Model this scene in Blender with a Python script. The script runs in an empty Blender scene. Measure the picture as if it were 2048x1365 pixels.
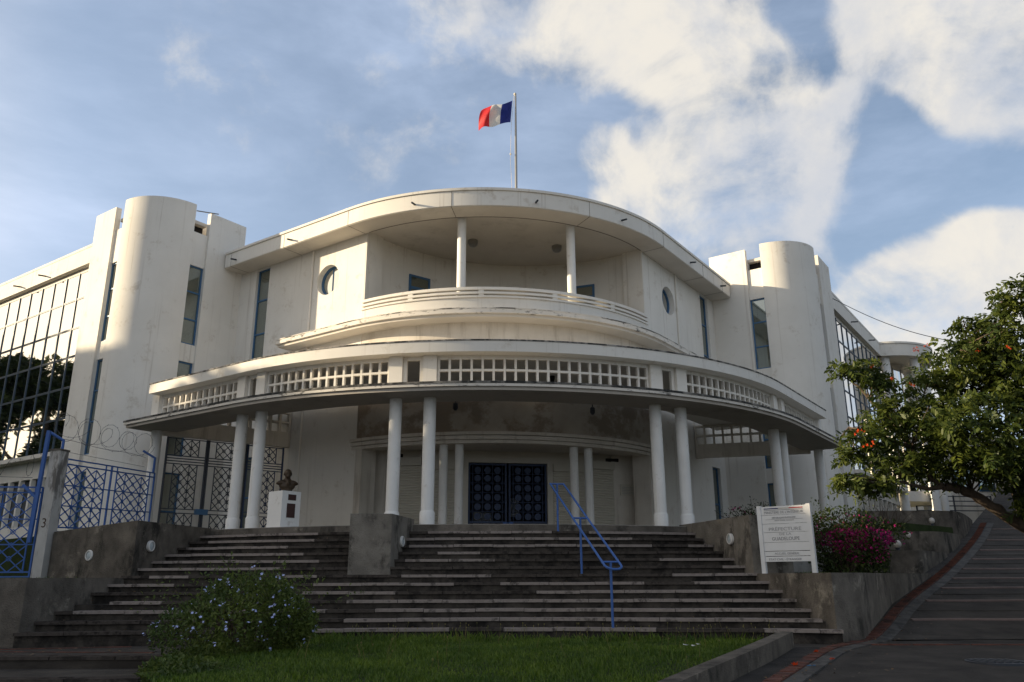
import bpy, bmesh, math, random
import numpy as np
from mathutils import Vector, Matrix

rnd = random.Random(11)
NP = np.random.RandomState(7)
PI = math.pi
R = math.radians
S2 = math.sqrt(0.5)

# ------------------------------------------------------------------ camera, sky, sun, exposure
scene = bpy.context.scene
COL = scene.collection
EYE = 1.07
cam_d = bpy.data.cameras.new('camera')
cam = bpy.data.objects.new('camera', cam_d)
COL.objects.link(cam)
cam_d.sensor_width = 36.0
cam_d.lens = 28.125
cam_d.clip_start = 0.1
cam_d.clip_end = 3000
PITCH = math.atan(475.5 / 1600.0)
cam.matrix_world = (Matrix.Translation((0, 0, EYE)) @ Matrix.Rotation(PI / 2 + PITCH, 4, 'X')
                    @ Matrix.Rotation(R(-0.25), 4, 'Z'))
scene.camera = cam

SUN_EL = 13.0
world = bpy.data.worlds.new('World')
scene.world = world
world.use_nodes = True
wn, wl = world.node_tree.nodes, world.node_tree.links
wn.clear()


def W(t, **kw):
    n = wn.new(t)
    for k, v in kw.items():
        setattr(n, k, v)
    return n


def wmath(op, a, b=None, c=None, clamp=False):
    n = W('ShaderNodeMath', operation=op, use_clamp=clamp)
    for i, v in enumerate((a, b, c)):
        if v is None:
            continue
        if isinstance(v, (int, float)):
            n.inputs[i].default_value = v
        else:
            wl.new(v, n.inputs[i])
    return n.outputs[0]


def wramp(v, lo, hi):
    n = W('ShaderNodeMapRange', interpolation_type='SMOOTHSTEP')
    wl.new(v, n.inputs[0])
    n.inputs[1].default_value, n.inputs[2].default_value = lo, hi
    return n.outputs[0]


sky = W('ShaderNodeTexSky', sky_type='NISHITA', sun_disc=False)
sky.sun_elevation = R(SUN_EL)
sky.sun_rotation = R(-90)
sky.altitude = 100
sky.air_density = 1.0
sky.dust_density = 0.7
sky.ozone_density = 1.6
tc = W('ShaderNodeTexCoord')
sep = W('ShaderNodeSeparateXYZ')
wl.new(tc.outputs['Generated'], sep.inputs[0])
dx, dy, dz = sep.outputs
DIR = tc.outputs['Generated']


def wnoise(scale, detail, rough, dist, vec=None, off=None):
    n = W('ShaderNodeTexNoise')
    n.inputs['Scale'].default_value = scale
    n.inputs['Detail'].default_value = detail
    n.inputs['Roughness'].default_value = rough
    n.inputs['Distortion'].default_value = dist
    if off is not None:
        ad = W('ShaderNodeVectorMath', operation='ADD')
        wl.new(vec or DIR, ad.inputs[0])
        ad.inputs[1].default_value = off
        wl.new(ad.outputs[0], n.inputs['Vector'])
    else:
        wl.new(vec or DIR, n.inputs['Vector'])
    return n.outputs['Fac']


# cumulus banks: where they stand in the sky (direction, angular radius, weight)
CLOUDS = [((-0.069, 0.768, 0.637), 0.06, 0.45), ((0.005, 0.773, 0.634), 0.06, 0.55), ((0.092, 0.777, 0.623), 0.077, 0.75), ((0.176, 0.762, 0.624), 0.086, 0.95), ((0.257, 0.751, 0.608), 0.069, 0.8), ((0.213, 0.792, 0.572), 0.073, 1.0), ((0.274, 0.795, 0.541), 0.06, 1.0), ((0.299, 0.819, 0.49), 0.09, 1.15), ((0.242, 0.85, 0.469), 0.073, 1.1), ((0.358, 0.818, 0.451), 0.069, 1.0), ((0.282, 0.864, 0.417), 0.095, 1.0), ((0.186, 0.884, 0.428), 0.065, 0.95), ((0.139, 0.886, 0.442), 0.043, 0.8), ((0.111, 0.861, 0.496), 0.03, 0.75), ((0.149, 0.851, 0.504), 0.026, 0.6), ((-0.153, 0.806, 0.571), 0.026, 0.5), ((0.384, 0.718, 0.58), 0.047, 0.9), ((0.435, 0.713, 0.55), 0.086, 1.15), ((0.486, 0.7, 0.522), 0.086, 1.15), ((0.519, 0.71, 0.476), 0.077, 0.9), ((0.436, 0.859, 0.266), 0.086, 1.2), ((0.488, 0.825, 0.284), 0.086, 1.25), ((0.536, 0.803, 0.259), 0.103, 1.25), ((0.515, 0.79, 0.333), 0.043, 0.9), ((0.531, 0.789, 0.307), 0.06, 1.0), ((0.418, 0.857, 0.301), 0.043, 0.8)]
CLOUDS += [((.7, .5, .5), .25, .9), ((.3, -.8, .5), .4, .9), ((-.5, -.7, .45), .35, .8), ((.05, .35, .93), .18, .6), ((.9, -.2, .35), .4, .9), ((.85, .5, .2), .25, 1.1), ((-.1, -.95, .3), .3, 1.0),
           ((.317, .76, .568), .06, -.7), ((.46, .78, .40), .11, -.8), ((.40, .80, .44), .07, -.5)]
cover = None
for dvec, rad, wt in CLOUDS:
    dp = W('ShaderNodeVectorMath', operation='DOT_PRODUCT')
    wl.new(DIR, dp.inputs[0])
    dp.inputs[1].default_value = Vector(dvec).normalized()
    q_ = wmath('MULTIPLY', wramp(dp.outputs['Value'], math.cos(rad * 1.45), math.cos(rad * .3)), wt)
    cover = q_ if cover is None else wmath('ADD', cover, q_)
cover = wmath('MINIMUM', cover, 1.2)
n_a = wnoise(5.0, 10, .60, .35, off=(3.1, 1.7, .4))
n_b = wnoise(11.0, 8, .60, .2, off=(.3, 5.7, 2.4))
base_n = wmath('ADD', wmath('MULTIPLY', n_a, .72), wmath('MULTIPLY', n_b, .28))
thr = wmath('ADD', wmath('MULTIPLY', wmath('SUBTRACT', base_n, .5), 2.4), wmath('MULTIPLY', cover, .40))
cum = wmath('MULTIPLY', wramp(thr, .13, .60), .93)
mp = W('ShaderNodeMapping')
mp.inputs['Scale'].default_value = (1.0, 1.0, 3.0)
mp.inputs['Rotation'].default_value = (R(20), R(38), 0)
wl.new(DIR, mp.inputs[0])
n_c = wnoise(2.3, 9, .58, .25, vec=mp.outputs[0])
cir = wmath('MULTIPLY', wramp(n_c, .30, .90), .62)
left = wramp(dx, .35, -.6)
haze = wmath('ADD', wmath('MULTIPLY', wramp(dz, .55, .05), .40), wmath('ADD', .12, wmath('MULTIPLY', left, .26)))
veil = wmath('MINIMUM', wmath('ADD', cir, haze), .88)
# light and dark inside the clouds
n_d = wnoise(5.5, 7, .6, .3, off=(.12, 0, -.05))
ccol = W('ShaderNodeMixRGB')
wl.new(wramp(n_d, 0.36, 0.62), ccol.inputs[0])
ccol.inputs[1].default_value = (4.3, 4.4, 4.65, 1)
ccol.inputs[2].default_value = (5.9, 5.55, 4.95, 1)
vcol = W('ShaderNodeMixRGB')
sdp = W('ShaderNodeVectorMath', operation='DOT_PRODUCT')
wl.new(DIR, sdp.inputs[0])
sdp.inputs[1].default_value = (-math.cos(R(SUN_EL)), 0, math.sin(R(SUN_EL)))
vwarm = W('ShaderNodeMixRGB')            # thin cloud scatters more light forward, near the sun
wl.new(wramp(sdp.outputs['Value'], .54, 1.0), vwarm.inputs[0])
vwarm.inputs[1].default_value = (4.2, 5.0, 6.5, 1)
vwarm.inputs[2].default_value = (14.0, 11.8, 8.6, 1)
wl.new(veil, vcol.inputs[0])
wl.new(sky.outputs[0], vcol.inputs[1])
wl.new(vwarm.outputs[0], vcol.inputs[2])
mixc = W('ShaderNodeMixRGB')
wl.new(cum, mixc.inputs[0])
wl.new(vcol.outputs[0], mixc.inputs[1])
wl.new(ccol.outputs[0], mixc.inputs[2])
bg = W('ShaderNodeBackground')
bg.inputs['Strength'].default_value = 0.085
wl.new(mixc.outputs[0], bg.inputs[0])
wo = W('ShaderNodeOutputWorld')
wl.new(bg.outputs[0], wo.inputs[0])

sun_d = bpy.data.lights.new('sun', 'SUN')
sun_d.energy = 5.0
sun_d.angle = R(0.5)
sun_d.color = (1.0, 0.83, 0.58)
sun = bpy.data.objects.new('sun', sun_d)
COL.objects.link(sun)
sun.rotation_euler = (0, -R(90 - SUN_EL), 0)
sun.location = (-60, 0, 40)

scene.view_settings.view_transform = 'Standard'
scene.view_settings.look = 'None'
scene.view_settings.gamma = 1
scene.view_settings.exposure = 0.88
scene.view_settings.use_curve_mapping = False
scene.cycles.max_bounces = 8
scene.cycles.transparent_max_bounces = 12
scene.cycles.use_denoising = True

# ------------------------------------------------------------------ materials
MATS = {}


def newmat(name):
    m = bpy.data.materials.new(name)
    m.use_nodes = True
    nt = m.node_tree
    b = nt.nodes['Principled BSDF']
    MATS[name] = m
    return m, nt, b


def simple(name, col, rough=0.6, metal=0.0, spec=0.4):
    m, nt, b = newmat(name)
    b.inputs['Base Color'].default_value = (*col, 1)
    b.inputs['Roughness'].default_value = rough
    b.inputs['Metallic'].default_value = metal
    b.inputs['Specular IOR Level'].default_value = spec
    return m


def noise_mat(name, c1, c2, scale=2.0, rough=0.85, bump=0.1, stain=None, stain_scale=(3, 3, 0.5), stain_lo=0.55, stain_hi=0.75,
              stain_amt=0.6, fine=60.0, spec=0.3, detail=8, bump_dist=0.01, spots=None):
    """mottled plaster / concrete: two tones, vertical rain stains with a shape of their own, fine grain."""
    m, nt, b = newmat(name)
    N, L = nt.nodes, nt.links
    tc = N.new('ShaderNodeTexCoord')
    geo = N.new('ShaderNodeNewGeometry')
    n = N.new('ShaderNodeTexNoise')
    n.inputs['Scale'].default_value = scale
    n.inputs['Detail'].default_value = detail
    n.inputs['Roughness'].default_value = 0.6
    L.new(geo.outputs['Position'], n.inputs['Vector'])
    mr = N.new('ShaderNodeMapRange')
    mr.inputs[1].default_value, mr.inputs[2].default_value = 0.3, 0.72
    L.new(n.outputs['Fac'], mr.inputs[0])
    mx = N.new('ShaderNodeMixRGB')
    mx.inputs[1].default_value = (*c1, 1)
    mx.inputs[2].default_value = (*c2, 1)
    L.new(mr.outputs[0], mx.inputs[0])
    out = mx.outputs[0]
    if stain is not None:
        mp = N.new('ShaderNodeMapping')
        mp.inputs['Scale'].default_value = stain_scale
        L.new(geo.outputs['Position'], mp.inputs[0])
        s = N.new('ShaderNodeTexNoise')
        s.inputs['Scale'].default_value = 1.0
        s.inputs['Detail'].default_value = 9
        s.inputs['Roughness'].default_value = 0.68
        L.new(mp.outputs[0], s.inputs['Vector'])
        sr = N.new('ShaderNodeMapRange')
        sr.interpolation_type = 'SMOOTHSTEP'
        sr.inputs[1].default_value, sr.inputs[2].default_value = stain_lo, stain_hi
        sr.inputs[4].default_value = stain_amt
        L.new(s.outputs['Fac'], sr.inputs[0])
        m2 = N.new('ShaderNodeMixRGB')
        L.new(sr.outputs[0], m2.inputs[0])
        L.new(out, m2.inputs[1])
        m2.inputs[2].default_value = (*stain, 1)
        out = m2.outputs[0]
    if spots is not None:
        col_, sc_, lo_, hi_ = spots
        s = N.new('ShaderNodeTexNoise')
        s.inputs['Scale'].default_value = sc_
        s.inputs['Detail'].default_value = 10
        s.inputs['Roughness'].default_value = 0.75
        L.new(geo.outputs['Position'], s.inputs['Vector'])
        sr = N.new('ShaderNodeMapRange')
        sr.interpolation_type = 'SMOOTHSTEP'
        sr.inputs[1].default_value, sr.inputs[2].default_value = lo_, hi_
        L.new(s.outputs['Fac'], sr.inputs[0])
        m2 = N.new('ShaderNodeMixRGB')
        L.new(sr.outputs[0], m2.inputs[0])
        L.new(out, m2.inputs[1])
        m2.inputs[2].default_value = (*col_, 1)
        out = m2.outputs[0]
    L.new(out, b.inputs['Base Color'])
    b.inputs['Roughness'].default_value = rough
    b.inputs['Specular IOR Level'].default_value = spec
    if bump:
        f = N.new('ShaderNodeTexNoise')
        f.inputs['Scale'].default_value = fine
        f.inputs['Detail'].default_value = 4
        L.new(geo.outputs['Position'], f.inputs['Vector'])
        bp = N.new('ShaderNodeBump')
        bp.inputs['Strength'].default_value = bump
        bp.inputs['Distance'].default_value = bump_dist
        L.new(f.outputs['Fac'], bp.inputs['Height'])
        L.new(bp.outputs[0], b.inputs['Normal'])
    return m


def leaf_mat(name, c1, c2, trans=0.3, rough=0.5, patch=0.9):
    m, nt, b = newmat(name)
    N, L = nt.nodes, nt.links
    geo = N.new('ShaderNodeNewGeometry')
    mx = N.new('ShaderNodeMixRGB')
    mx.inputs[1].default_value = (*c1, 1)
    mx.inputs[2].default_value = (*c2, 1)
    L.new(geo.outputs['Random Per Island'], mx.inputs[0])
    pn = N.new('ShaderNodeTexNoise')           # whole sprays are yellower or darker than others
    pn.inputs['Scale'].default_value = patch
    pn.inputs['Detail'].default_value = 4
    L.new(geo.outputs['Position'], pn.inputs['Vector'])
    pr = N.new('ShaderNodeMapRange')
    pr.inputs[1].default_value, pr.inputs[2].default_value = .35, .68
    L.new(pn.outputs['Fac'], pr.inputs[0])
    hv = N.new('ShaderNodeMixRGB')
    hv.blend_type = 'MULTIPLY'
    hv.inputs[0].default_value = 1.0
    pc = N.new('ShaderNodeMixRGB')
    pc.inputs[1].default_value = (.62, .66, .70, 1)
    pc.inputs[2].default_value = (1.30, 1.15, .95, 1)
    L.new(pr.outputs[0], pc.inputs[0])
    L.new(mx.outputs[0], hv.inputs[1])
    L.new(pc.outputs[0], hv.inputs[2])
    mx = hv
    L.new(mx.outputs[0], b.inputs['Base Color'])
    b.inputs['Roughness'].default_value = rough
    b.inputs['Specular IOR Level'].default_value = 0.25
    tr = N.new('ShaderNodeBsdfTranslucent')
    L.new(mx.outputs[0], tr.inputs[0])
    ms = N.new('ShaderNodeMixShader')
    ms.inputs[0].default_value = trans
    L.new(b.outputs[0], ms.inputs[1])
    L.new(tr.outputs[0], ms.inputs[2])
    L.new(ms.outputs[0], N['Material Output'].inputs[0])
    return m


WALL = noise_mat('white_render', (.665, .63, .565), (.75, .715, .65), 0.7, 0.85, 0.14, (.36, .305, .235), (7.0, 7.0, .16), .555, .74, .55, 90, spots=((.575, .525, .45), 1.6, .55, .68))
WALL_OLD = noise_mat('stained_render', (.54, .49, .42), (.67, .62, .54), 1.3, 0.88, 0.15, (.30, .25, .19), (4.0, 4.0, .35), .50, .74, .70, 70)
RENDER_D = noise_mat('dark_render', (.33, .285, .23), (.46, .41, .345), 1.1, 0.9, 0.15, (.19, .15, .11), (.8, .8, .9), .45, .56, .75, 70)  # darker blotched render for the curved wall below the canopy roof
EDGE = noise_mat('algae_edge', (.60, .56, .49), (.70, .65, .58), 1.5, 0.9, 0.15, (.07, .066, .06), (3.5, 3.5, 8.0), .54, .66, .85, 60)
EDGE_S = noise_mat('slab_edge_algae', (.58, .54, .47), (.68, .63, .56), 1.5, 0.9, 0.15, (.05, .048, .045), (1.2, 1.2, 9.0), .49, .56, .92, 60)
COPE = noise_mat('algae_coping', (.10, .095, .09), (.45, .42, .38), 6.0, 0.9, 0.2, (.03, .03, .03), (4, 4, 4), .45, .55, .95, 60)
COPE2 = noise_mat('algae_drip', (.05, .048, .045), (.30, .28, .25), 5.0, 0.9, 0.2, (.025, .025, .025), (3, 3, 3), .42, .56, .95, 60)
COLM = noise_mat('column_paint', (.69, .68, .645), (.78, .765, .73), 1.6, 0.75, 0.12, (.42, .37, .30), (7, 7, .5), .57, .78, .55, 60, spots=((.60, .57, .52), 4.0, .57, .68))
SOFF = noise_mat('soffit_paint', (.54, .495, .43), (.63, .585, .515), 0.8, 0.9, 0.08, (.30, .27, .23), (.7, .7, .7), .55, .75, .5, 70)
SOFF_D = noise_mat('canopy_soffit_dark', (.36, .325, .28), (.46, .42, .365), 0.9, 0.9, 0.08, (.22, .19, .155), (.9, .9, .9), .5, .7, .6, 70)  # soffit finish in a darker tone for the canopy underside
CONC = noise_mat('mossy_concrete', (.060, .052, .043), (.165, .142, .114), 2.2, 0.95, 0.6, (.020, .019, .016), (2.0, 2.0, 1.0), .47, .66, .85, 38, 0.2, bump_dist=.03,
                 spots=((.255, .22, .175), 1.3, .56, .68))
CONC2 = noise_mat('grey_concrete', (.075, .066, .055), (.180, .157, .130), 2.0, 0.95, 0.6, (.030, .028, .024), (1.7, 1.7, 1.0), .49, .68, .85, 38, 0.2, bump_dist=.03,
                  spots=((.27, .24, .195), 1.4, .56, .69))
PIERC = noise_mat('pale_concrete', (.125, .112, .094), (.235, .212, .178), 2.6, 0.95, 0.6, (.040, .035, .030), (2.8, 2.8, 1.6), .50, .66, .80, 38, 0.2, bump_dist=.03, spots=((.26, .235, .195), 3.0, .58, .70))
GUTTER = noise_mat('gutter_concrete', (.045, .042, .038), (.10, .092, .082), 4.0, 0.95, 0.4, (.03, .028, .026), (3, 3, 3), .45, .62, .9, 60)
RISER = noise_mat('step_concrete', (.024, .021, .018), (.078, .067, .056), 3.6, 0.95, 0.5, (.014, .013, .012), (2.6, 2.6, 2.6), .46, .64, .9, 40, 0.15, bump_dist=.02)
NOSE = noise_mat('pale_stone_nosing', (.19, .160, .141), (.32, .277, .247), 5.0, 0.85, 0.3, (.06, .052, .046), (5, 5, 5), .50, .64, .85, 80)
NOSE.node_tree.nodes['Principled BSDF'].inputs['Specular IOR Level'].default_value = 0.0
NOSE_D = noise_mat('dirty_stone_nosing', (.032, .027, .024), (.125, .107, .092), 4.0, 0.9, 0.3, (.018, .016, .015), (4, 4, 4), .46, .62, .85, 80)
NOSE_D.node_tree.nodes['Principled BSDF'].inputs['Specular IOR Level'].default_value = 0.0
PLAT = noise_mat('terrace_paving', (.26, .24, .21), (.36, .33, .29), 2.5, 0.9, 0.2, (.05, .045, .04), (2, 2, 2), .5, .7, .7)
ASPH = noise_mat('asphalt', (.025, .0215, .0185), (.064, .055, .046), 1.6, 0.95, 0.8, (.105, .092, .074), (.22, 1.5, 1), .53, .72, .75, 140, 0.25, bump_dist=.015,
                 spots=((.015, .014, .013), 1.3, .60, .70))
BRICK = noise_mat('red_brick', (.070, .030, .022), (.150, .060, .042), 5.0, 0.9, 0.4, (.035, .025, .022), (3, 3, 3), .46, .62, .85)
STRIP = noise_mat('pink_stone', (.105, .075, .065), (.175, .125, .108), 6.0, 0.9, 0.2, (.05, .045, .04), (3, 3, 3), .5, .7, .6)
SOIL = noise_mat('soil_turf', (.020, .030, .010), (.040, .055, .018), 3.0, 0.98, 0.6, (.05, .04, .025), (1.4, 1.4, 1.4), .60, .75, .6, 30, 0.1, bump_dist=.03)
EARTH = noise_mat('far_ground', (.03, .035, .02), (.06, .06, .04), .2, 0.98, 0.0)
BLUE = noise_mat('blue_paint', (.036, .098, .30), (.050, .120, .33), 6.0, .5, 0.06, (.075, .055, .05), (9, 9, 9), .64, .74, .7, 60)
BLUE_F = simple('blue_frame', (.045, .125, .24), 0.5)
BLUE_D = simple('dark_blue_iron', (.018, .035, .085), 0.5)
MULL = simple('mullion_metal', (.045, .075, .11), 0.5)
IRON = simple('dark_iron', (.03, .035, .045), 0.5)
WIRE = simple('razor_wire', (.10, .095, .10), 0.5, 0.6)
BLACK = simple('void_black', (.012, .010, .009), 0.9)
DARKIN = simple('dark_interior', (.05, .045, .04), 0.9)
STEEL = simple('pole_metal', (.30, .29, .27), 0.35, 0.6)
BRONZE = simple('bronze', (.050, .032, .017), 0.5, 0.2)
MAROON = simple('maroon_plaque', (.045, .016, .013), 0.4)
SIGNW = noise_mat('sign_white', (.60, .60, .59), (.68, .68, .67), 3.0, 0.55, 0.0, (.42, .41, .39), (5, 5, 1.2), .58, .8, .4)
INK = simple('sign_lettering', (.20, .20, .21), 0.6)
INK_F = simple('faded_lettering', (.30, .30, .31), 0.6)



SHUT = noise_mat('shutter_cream', (.50, .46, .38), (.57, .53, .44), 1.5, 0.6, 0.0)
TRIM = noise_mat('cream_trim', (.52, .48, .40), (.58, .54, .46), 1.5, 0.7, 0.0)
LAMPG = simple('lamp_glass', (.42, .47, .48), 0.3)
LAMPW = simple('lamp_ring', (.62, .60, .56), 0.5)
GLOBE = simple('lamp_globe', (.50, .46, .41), 0.35)
BARK = noise_mat('bark', (.055, .040, .028), (.11, .082, .058), 6.0, 0.95, 0.5, (.03, .024, .02), (8, 8, 2), .5, .7, .6, 30, bump_dist=.03)
TILE = simple('roof_edge_rust', (.24, .085, .045), 0.8)
FLAG_B = leaf_mat('flag_blue', (.022, .035, .22), (.022, .035, .22), .45)
FLAG_W = leaf_mat('flag_white', (.78, .76, .72), (.78, .76, .72), .45)
FLAG_R = leaf_mat('flag_red', (.70, .035, .04), (.70, .035, .04), .45)
PAPER = simple('paper', (.65, .65, .62), 0.7)
LEAF_P = leaf_mat('plumbago_leaf', (.050, .085, .018), (.125, .170, .040))
LEAF_T = leaf_mat('tree_leaf', (.032, .058, .013), (.108, .140, .028), .42)
LEAF_B = leaf_mat('bougainvillea_leaf', (.035, .060, .016), (.085, .115, .03))
LEAF_D = leaf_mat('dark_leaf', (.016, .030, .010), (.045, .070, .020))
LEAF_S = leaf_mat('street_tree_leaf', (.020, .034, .010), (.060, .085, .022), .25)
GRASS = leaf_mat('grass_blade', (.046, .098, .012), (.130, .205, .034), .38)
PETAL_B = simple('plumbago_petal', (.42, .48, .78), 0.7)
PETAL_M = leaf_mat('magenta_bract', (.28, .013, .125), (.50, .03, .25), .35)
PETAL_R = leaf_mat('orange_red_petal', (.62, .05, .012), (.75, .10, .02), .3)


def glass_mat(name, tint, metal, dark, rough=0.02):
    m, nt, b = newmat(name)
    N, L = nt.nodes, nt.links
    b.inputs['Base Color'].default_value = (*dark, 1)
    b.inputs['Roughness'].default_value = rough
    b.inputs['Specular IOR Level'].default_value = 0.5
    gl = N.new('ShaderNodeBsdfGlossy')
    gl.inputs['Color'].default_value = (*tint, 1)
    gl.inputs['Roughness'].default_value = rough
    geo = N.new('ShaderNodeNewGeometry')
    nz = N.new('ShaderNodeTexNoise')
    nz.inputs['Scale'].default_value = 0.55
    nz.inputs['Detail'].default_value = 1
    L.new(geo.outputs['Position'], nz.inputs['Vector'])
    bp = N.new('ShaderNodeBump')
    bp.inputs['Strength'].default_value = 0.05
    bp.inputs['Distance'].default_value = 0.05
    L.new(nz.outputs['Fac'], bp.inputs['Height'])
    L.new(bp.outputs[0], gl.inputs['Normal'])
    ms = N.new('ShaderNodeMixShader')
    ms.inputs[0].default_value = metal
    L.new(b.outputs[0], ms.inputs[1])
    L.new(gl.outputs[0], ms.inputs[2])
    L.new(ms.outputs[0], N['Material Output'].inputs[0])
    return m


GLASS = glass_mat('mirror_glass', (.93, .90, .86), .72, (.012, .016, .018))
GLASS_W = glass_mat('window_glass', (.75, .82, .80), .30, (.055, .070, .060), .03)
GLASS_K = glass_mat('dark_glass', (.7, .75, .8), .10, (.018, .022, .026), .05)
GLASS_R = glass_mat('round_glass', (.95, .95, .92), .55, (.03, .04, .04), .02)

# ------------------------------------------------------------------ mesh helpers


class MB:
    """collects vertices and faces; build() links them as one mesh object"""

    def __init__(self):
        self.v, self.f, self.mi = [], [], []
        self.cur = 0

    def add(self, vs, fs):
        o = len(self.v)
        self.v += [tuple(p) for p in vs]
        for f in fs:
            self.f.append(tuple(i + o for i in f))
            self.mi.append(self.cur)
        return self

    def prism(self, poly, z0, z1):
        n = len(poly)
        g = (lambda z, p: z(p[0], p[1]) if callable(z) else z)
        vs = [(p[0], p[1], g(z0, p)) for p in poly] + [(p[0], p[1], g(z1, p)) for p in poly]
        fs = [tuple(range(n - 1, -1, -1)), tuple(range(n, 2 * n))]
        fs += [(i, (i + 1) % n, n + (i + 1) % n, n + i) for i in range(n)]
        return self.add(vs, fs)

    def box(self, x0, x1, y0, y1, z0, z1):
        return self.prism([(x0, y0), (x1, y0), (x1, y1), (x0, y1)], z0, z1)

    def strip(self, outer, inner, z0, z1, closed=False):
        """solid between two plan polylines of equal length"""
        n = len(outer)
        g = (lambda z, p: z(p[0], p[1]) if callable(z) else z)
        vs = []
        for o, i in zip(outer, inner):
            vs += [(o[0], o[1], g(z0, o)), (o[0], o[1], g(z1, o)), (i[0], i[1], g(z1, i)), (i[0], i[1], g(z0, i))]
        fs = []
        m = n if closed else n - 1
        for k in range(m):
            a, b = 4 * k, 4 * ((k + 1) % n)
            for j in range(4):
                fs.append((a + j, b + j, b + (j + 1) % 4, a + (j + 1) % 4))
        if not closed:
            fs += [(0, 1, 2, 3), (4 * n - 1, 4 * n - 2, 4 * n - 3, 4 * n - 4)]
        return self.add(vs, fs)

    def bar(self, a, b, w, h=None, up=(0, 0, 1)):
        """square bar from a to b"""
        a, b = Vector(a), Vector(b)
        h = h or w
        d = (b - a)
        if d.length < 1e-6:
            return self
        d.normalize()
        u = Vector(up)
        if abs(d.dot(u)) > .98:
            u = Vector((1, 0, 0))
        s = d.cross(u).normalized()
        t = s.cross(d).normalized()
        vs = []
        for p in (a, b):
            for i, j in ((-1, -1), (1, -1), (1, 1), (-1, 1)):
                vs.append(p + s * (i * w / 2) + t * (j * h / 2))
        return self.add(vs, [(3, 2, 1, 0), (4, 5, 6, 7), (0, 1, 5, 4), (1, 2, 6, 5), (2, 3, 7, 6), (3, 0, 4, 7)])

    def tube(self, pts, r, n=8, closed=False):
        pts = [Vector(p) for p in pts]
        rs = r if isinstance(r, (list, tuple)) else [r] * len(pts)
        vs, fs = [], []
        prev = None
        for i, p in enumerate(pts):
            if closed:
                d = pts[(i + 1) % len(pts)] - pts[i - 1]
            else:
                d = pts[min(i + 1, len(pts) - 1)] - pts[max(i - 1, 0)]
            d.normalize()
            if prev is None:
                u = Vector((0, 0, 1)) if abs(d.z) < .9 else Vector((1, 0, 0))
                s = d.cross(u).normalized()
            else:
                s = (prev - d * prev.dot(d)).normalized()
            prev = s
            t = d.cross(s)
            for k in range(n):
                a = 2 * PI * k / n
                vs.append(p + (s * math.cos(a) + t * math.sin(a)) * rs[i])
        m = len(pts)
        for i in range(m if closed else m - 1):
            j = (i + 1) % m
            for k in range(n):
                fs.append((i * n + k, i * n + (k + 1) % n, j * n + (k + 1) % n, j * n + k))
        if not closed:
            fs.append(tuple(range(n - 1, -1, -1)))
            fs.append(tuple(range((m - 1) * n, m * n)))
        return self.add(vs, fs)

    def lathe(self, prof, c=(0, 0, 0), n=24, axis='Z', caps=True):
        vs, fs = [], []
        c = Vector(c)
        for r, z in prof:
            for k in range(n):
                a = 2 * PI * k / n
                if axis == 'Z':
                    q = Vector((r * math.cos(a), r * math.sin(a), z))
                elif axis == 'Y':
                    q = Vector((r * math.cos(a), z, r * math.sin(a)))
                else:
                    q = Vector((z, r * math.cos(a), r * math.sin(a)))
                vs.append(c + q)
        m = len(prof)
        for i in range(m - 1):
            for k in range(n):
                fs.append((i * n + k, i * n + (k + 1) % n, (i + 1) * n + (k + 1) % n, (i + 1) * n + k))
        if caps:
            fs.append(tuple(range(n - 1, -1, -1)))
            fs.append(tuple(range((m - 1) * n, m * n)))
        return self.add(vs, fs)

    def mesh(self, name, mats, smooth=True):
        me = bpy.data.meshes.new(name)
        me.from_pydata([tuple(p) for p in self.v], [], self.f)
        mats = mats if isinstance(mats, (list, tuple)) else [mats]
        for m in mats:
            me.materials.append(m)
        if len(mats) > 1:
            me.polygons.foreach_set('material_index', self.mi)
        bm = bmesh.new()
        bm.from_mesh(me)
        bmesh.ops.recalc_face_normals(bm, faces=bm.faces)
        bm.to_mesh(me)
        bm.free()
        if smooth:
            me.shade_smooth()
            me.set_sharp_from_angle(angle=R(32))
        return me

    def build(self, name, mats, parent=None, smooth=True):
        return link(name, self.mesh(name, mats, smooth), parent)


def link(name, data, parent=None):
    o = bpy.data.objects.new(name, data)
    COL.objects.link(o)
    if parent is not None:
        o.parent = parent
    return o


def tag(o, label=None, cat=None, group=None, kind=None):
    if label:
        o['label'] = label
    if cat:
        o['category'] = cat
    if group:
        o['group'] = group
    if kind:
        o['kind'] = kind
    return o


def empty(name, loc=(0, 0, 0), rz=0.0, label=None, cat=None, group=None):
    o = bpy.data.objects.new(name, None)
    COL.objects.link(o)
    o.location = loc
    o.rotation_euler = (0, 0, rz)
    o.empty_display_size = .2
    return tag(o, label, cat, group)


def struct(o):
    o['kind'] = 'structure'
    return o


def lerp(a, b, t):
    return a + (b - a) * t


def l2(a, b, t):
    return tuple(lerp(x, y, t) for x, y in zip(a, b))


def arc(c, r, a0, a1, n):
    """plan arc; angle measured from the front (-y), positive to the right"""
    return [(c[0] + r * math.sin(lerp(a0, a1, i / n)), c[1] - r * math.cos(lerp(a0, a1, i / n))) for i in range(n + 1)]


# ================================================================== SETTING: ground, forecourt, street
def zf(x, y):            # forecourt paving, falling gently towards the viewer
    return -0.035 * (15.0 - y) if y < 15.0 else 0.0


def zr(x, y):            # street climbing beside the building
    return 0.19 * (y - 15.0) if y > 15.0 else -0.035 * (15.0 - y)


g = MB()
xs = [-900, -300, -120, -60, -30, 0, 30, 60, 120, 300, 900]
g.add([(x, y, -1.6) for y in xs for x in xs], [(j * 11 + i, j * 11 + i + 1, (j + 1) * 11 + i + 1, (j + 1) * 11 + i) for j in range(10) for i in range(10)])
struct(g.build('ground', EARTH))

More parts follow.
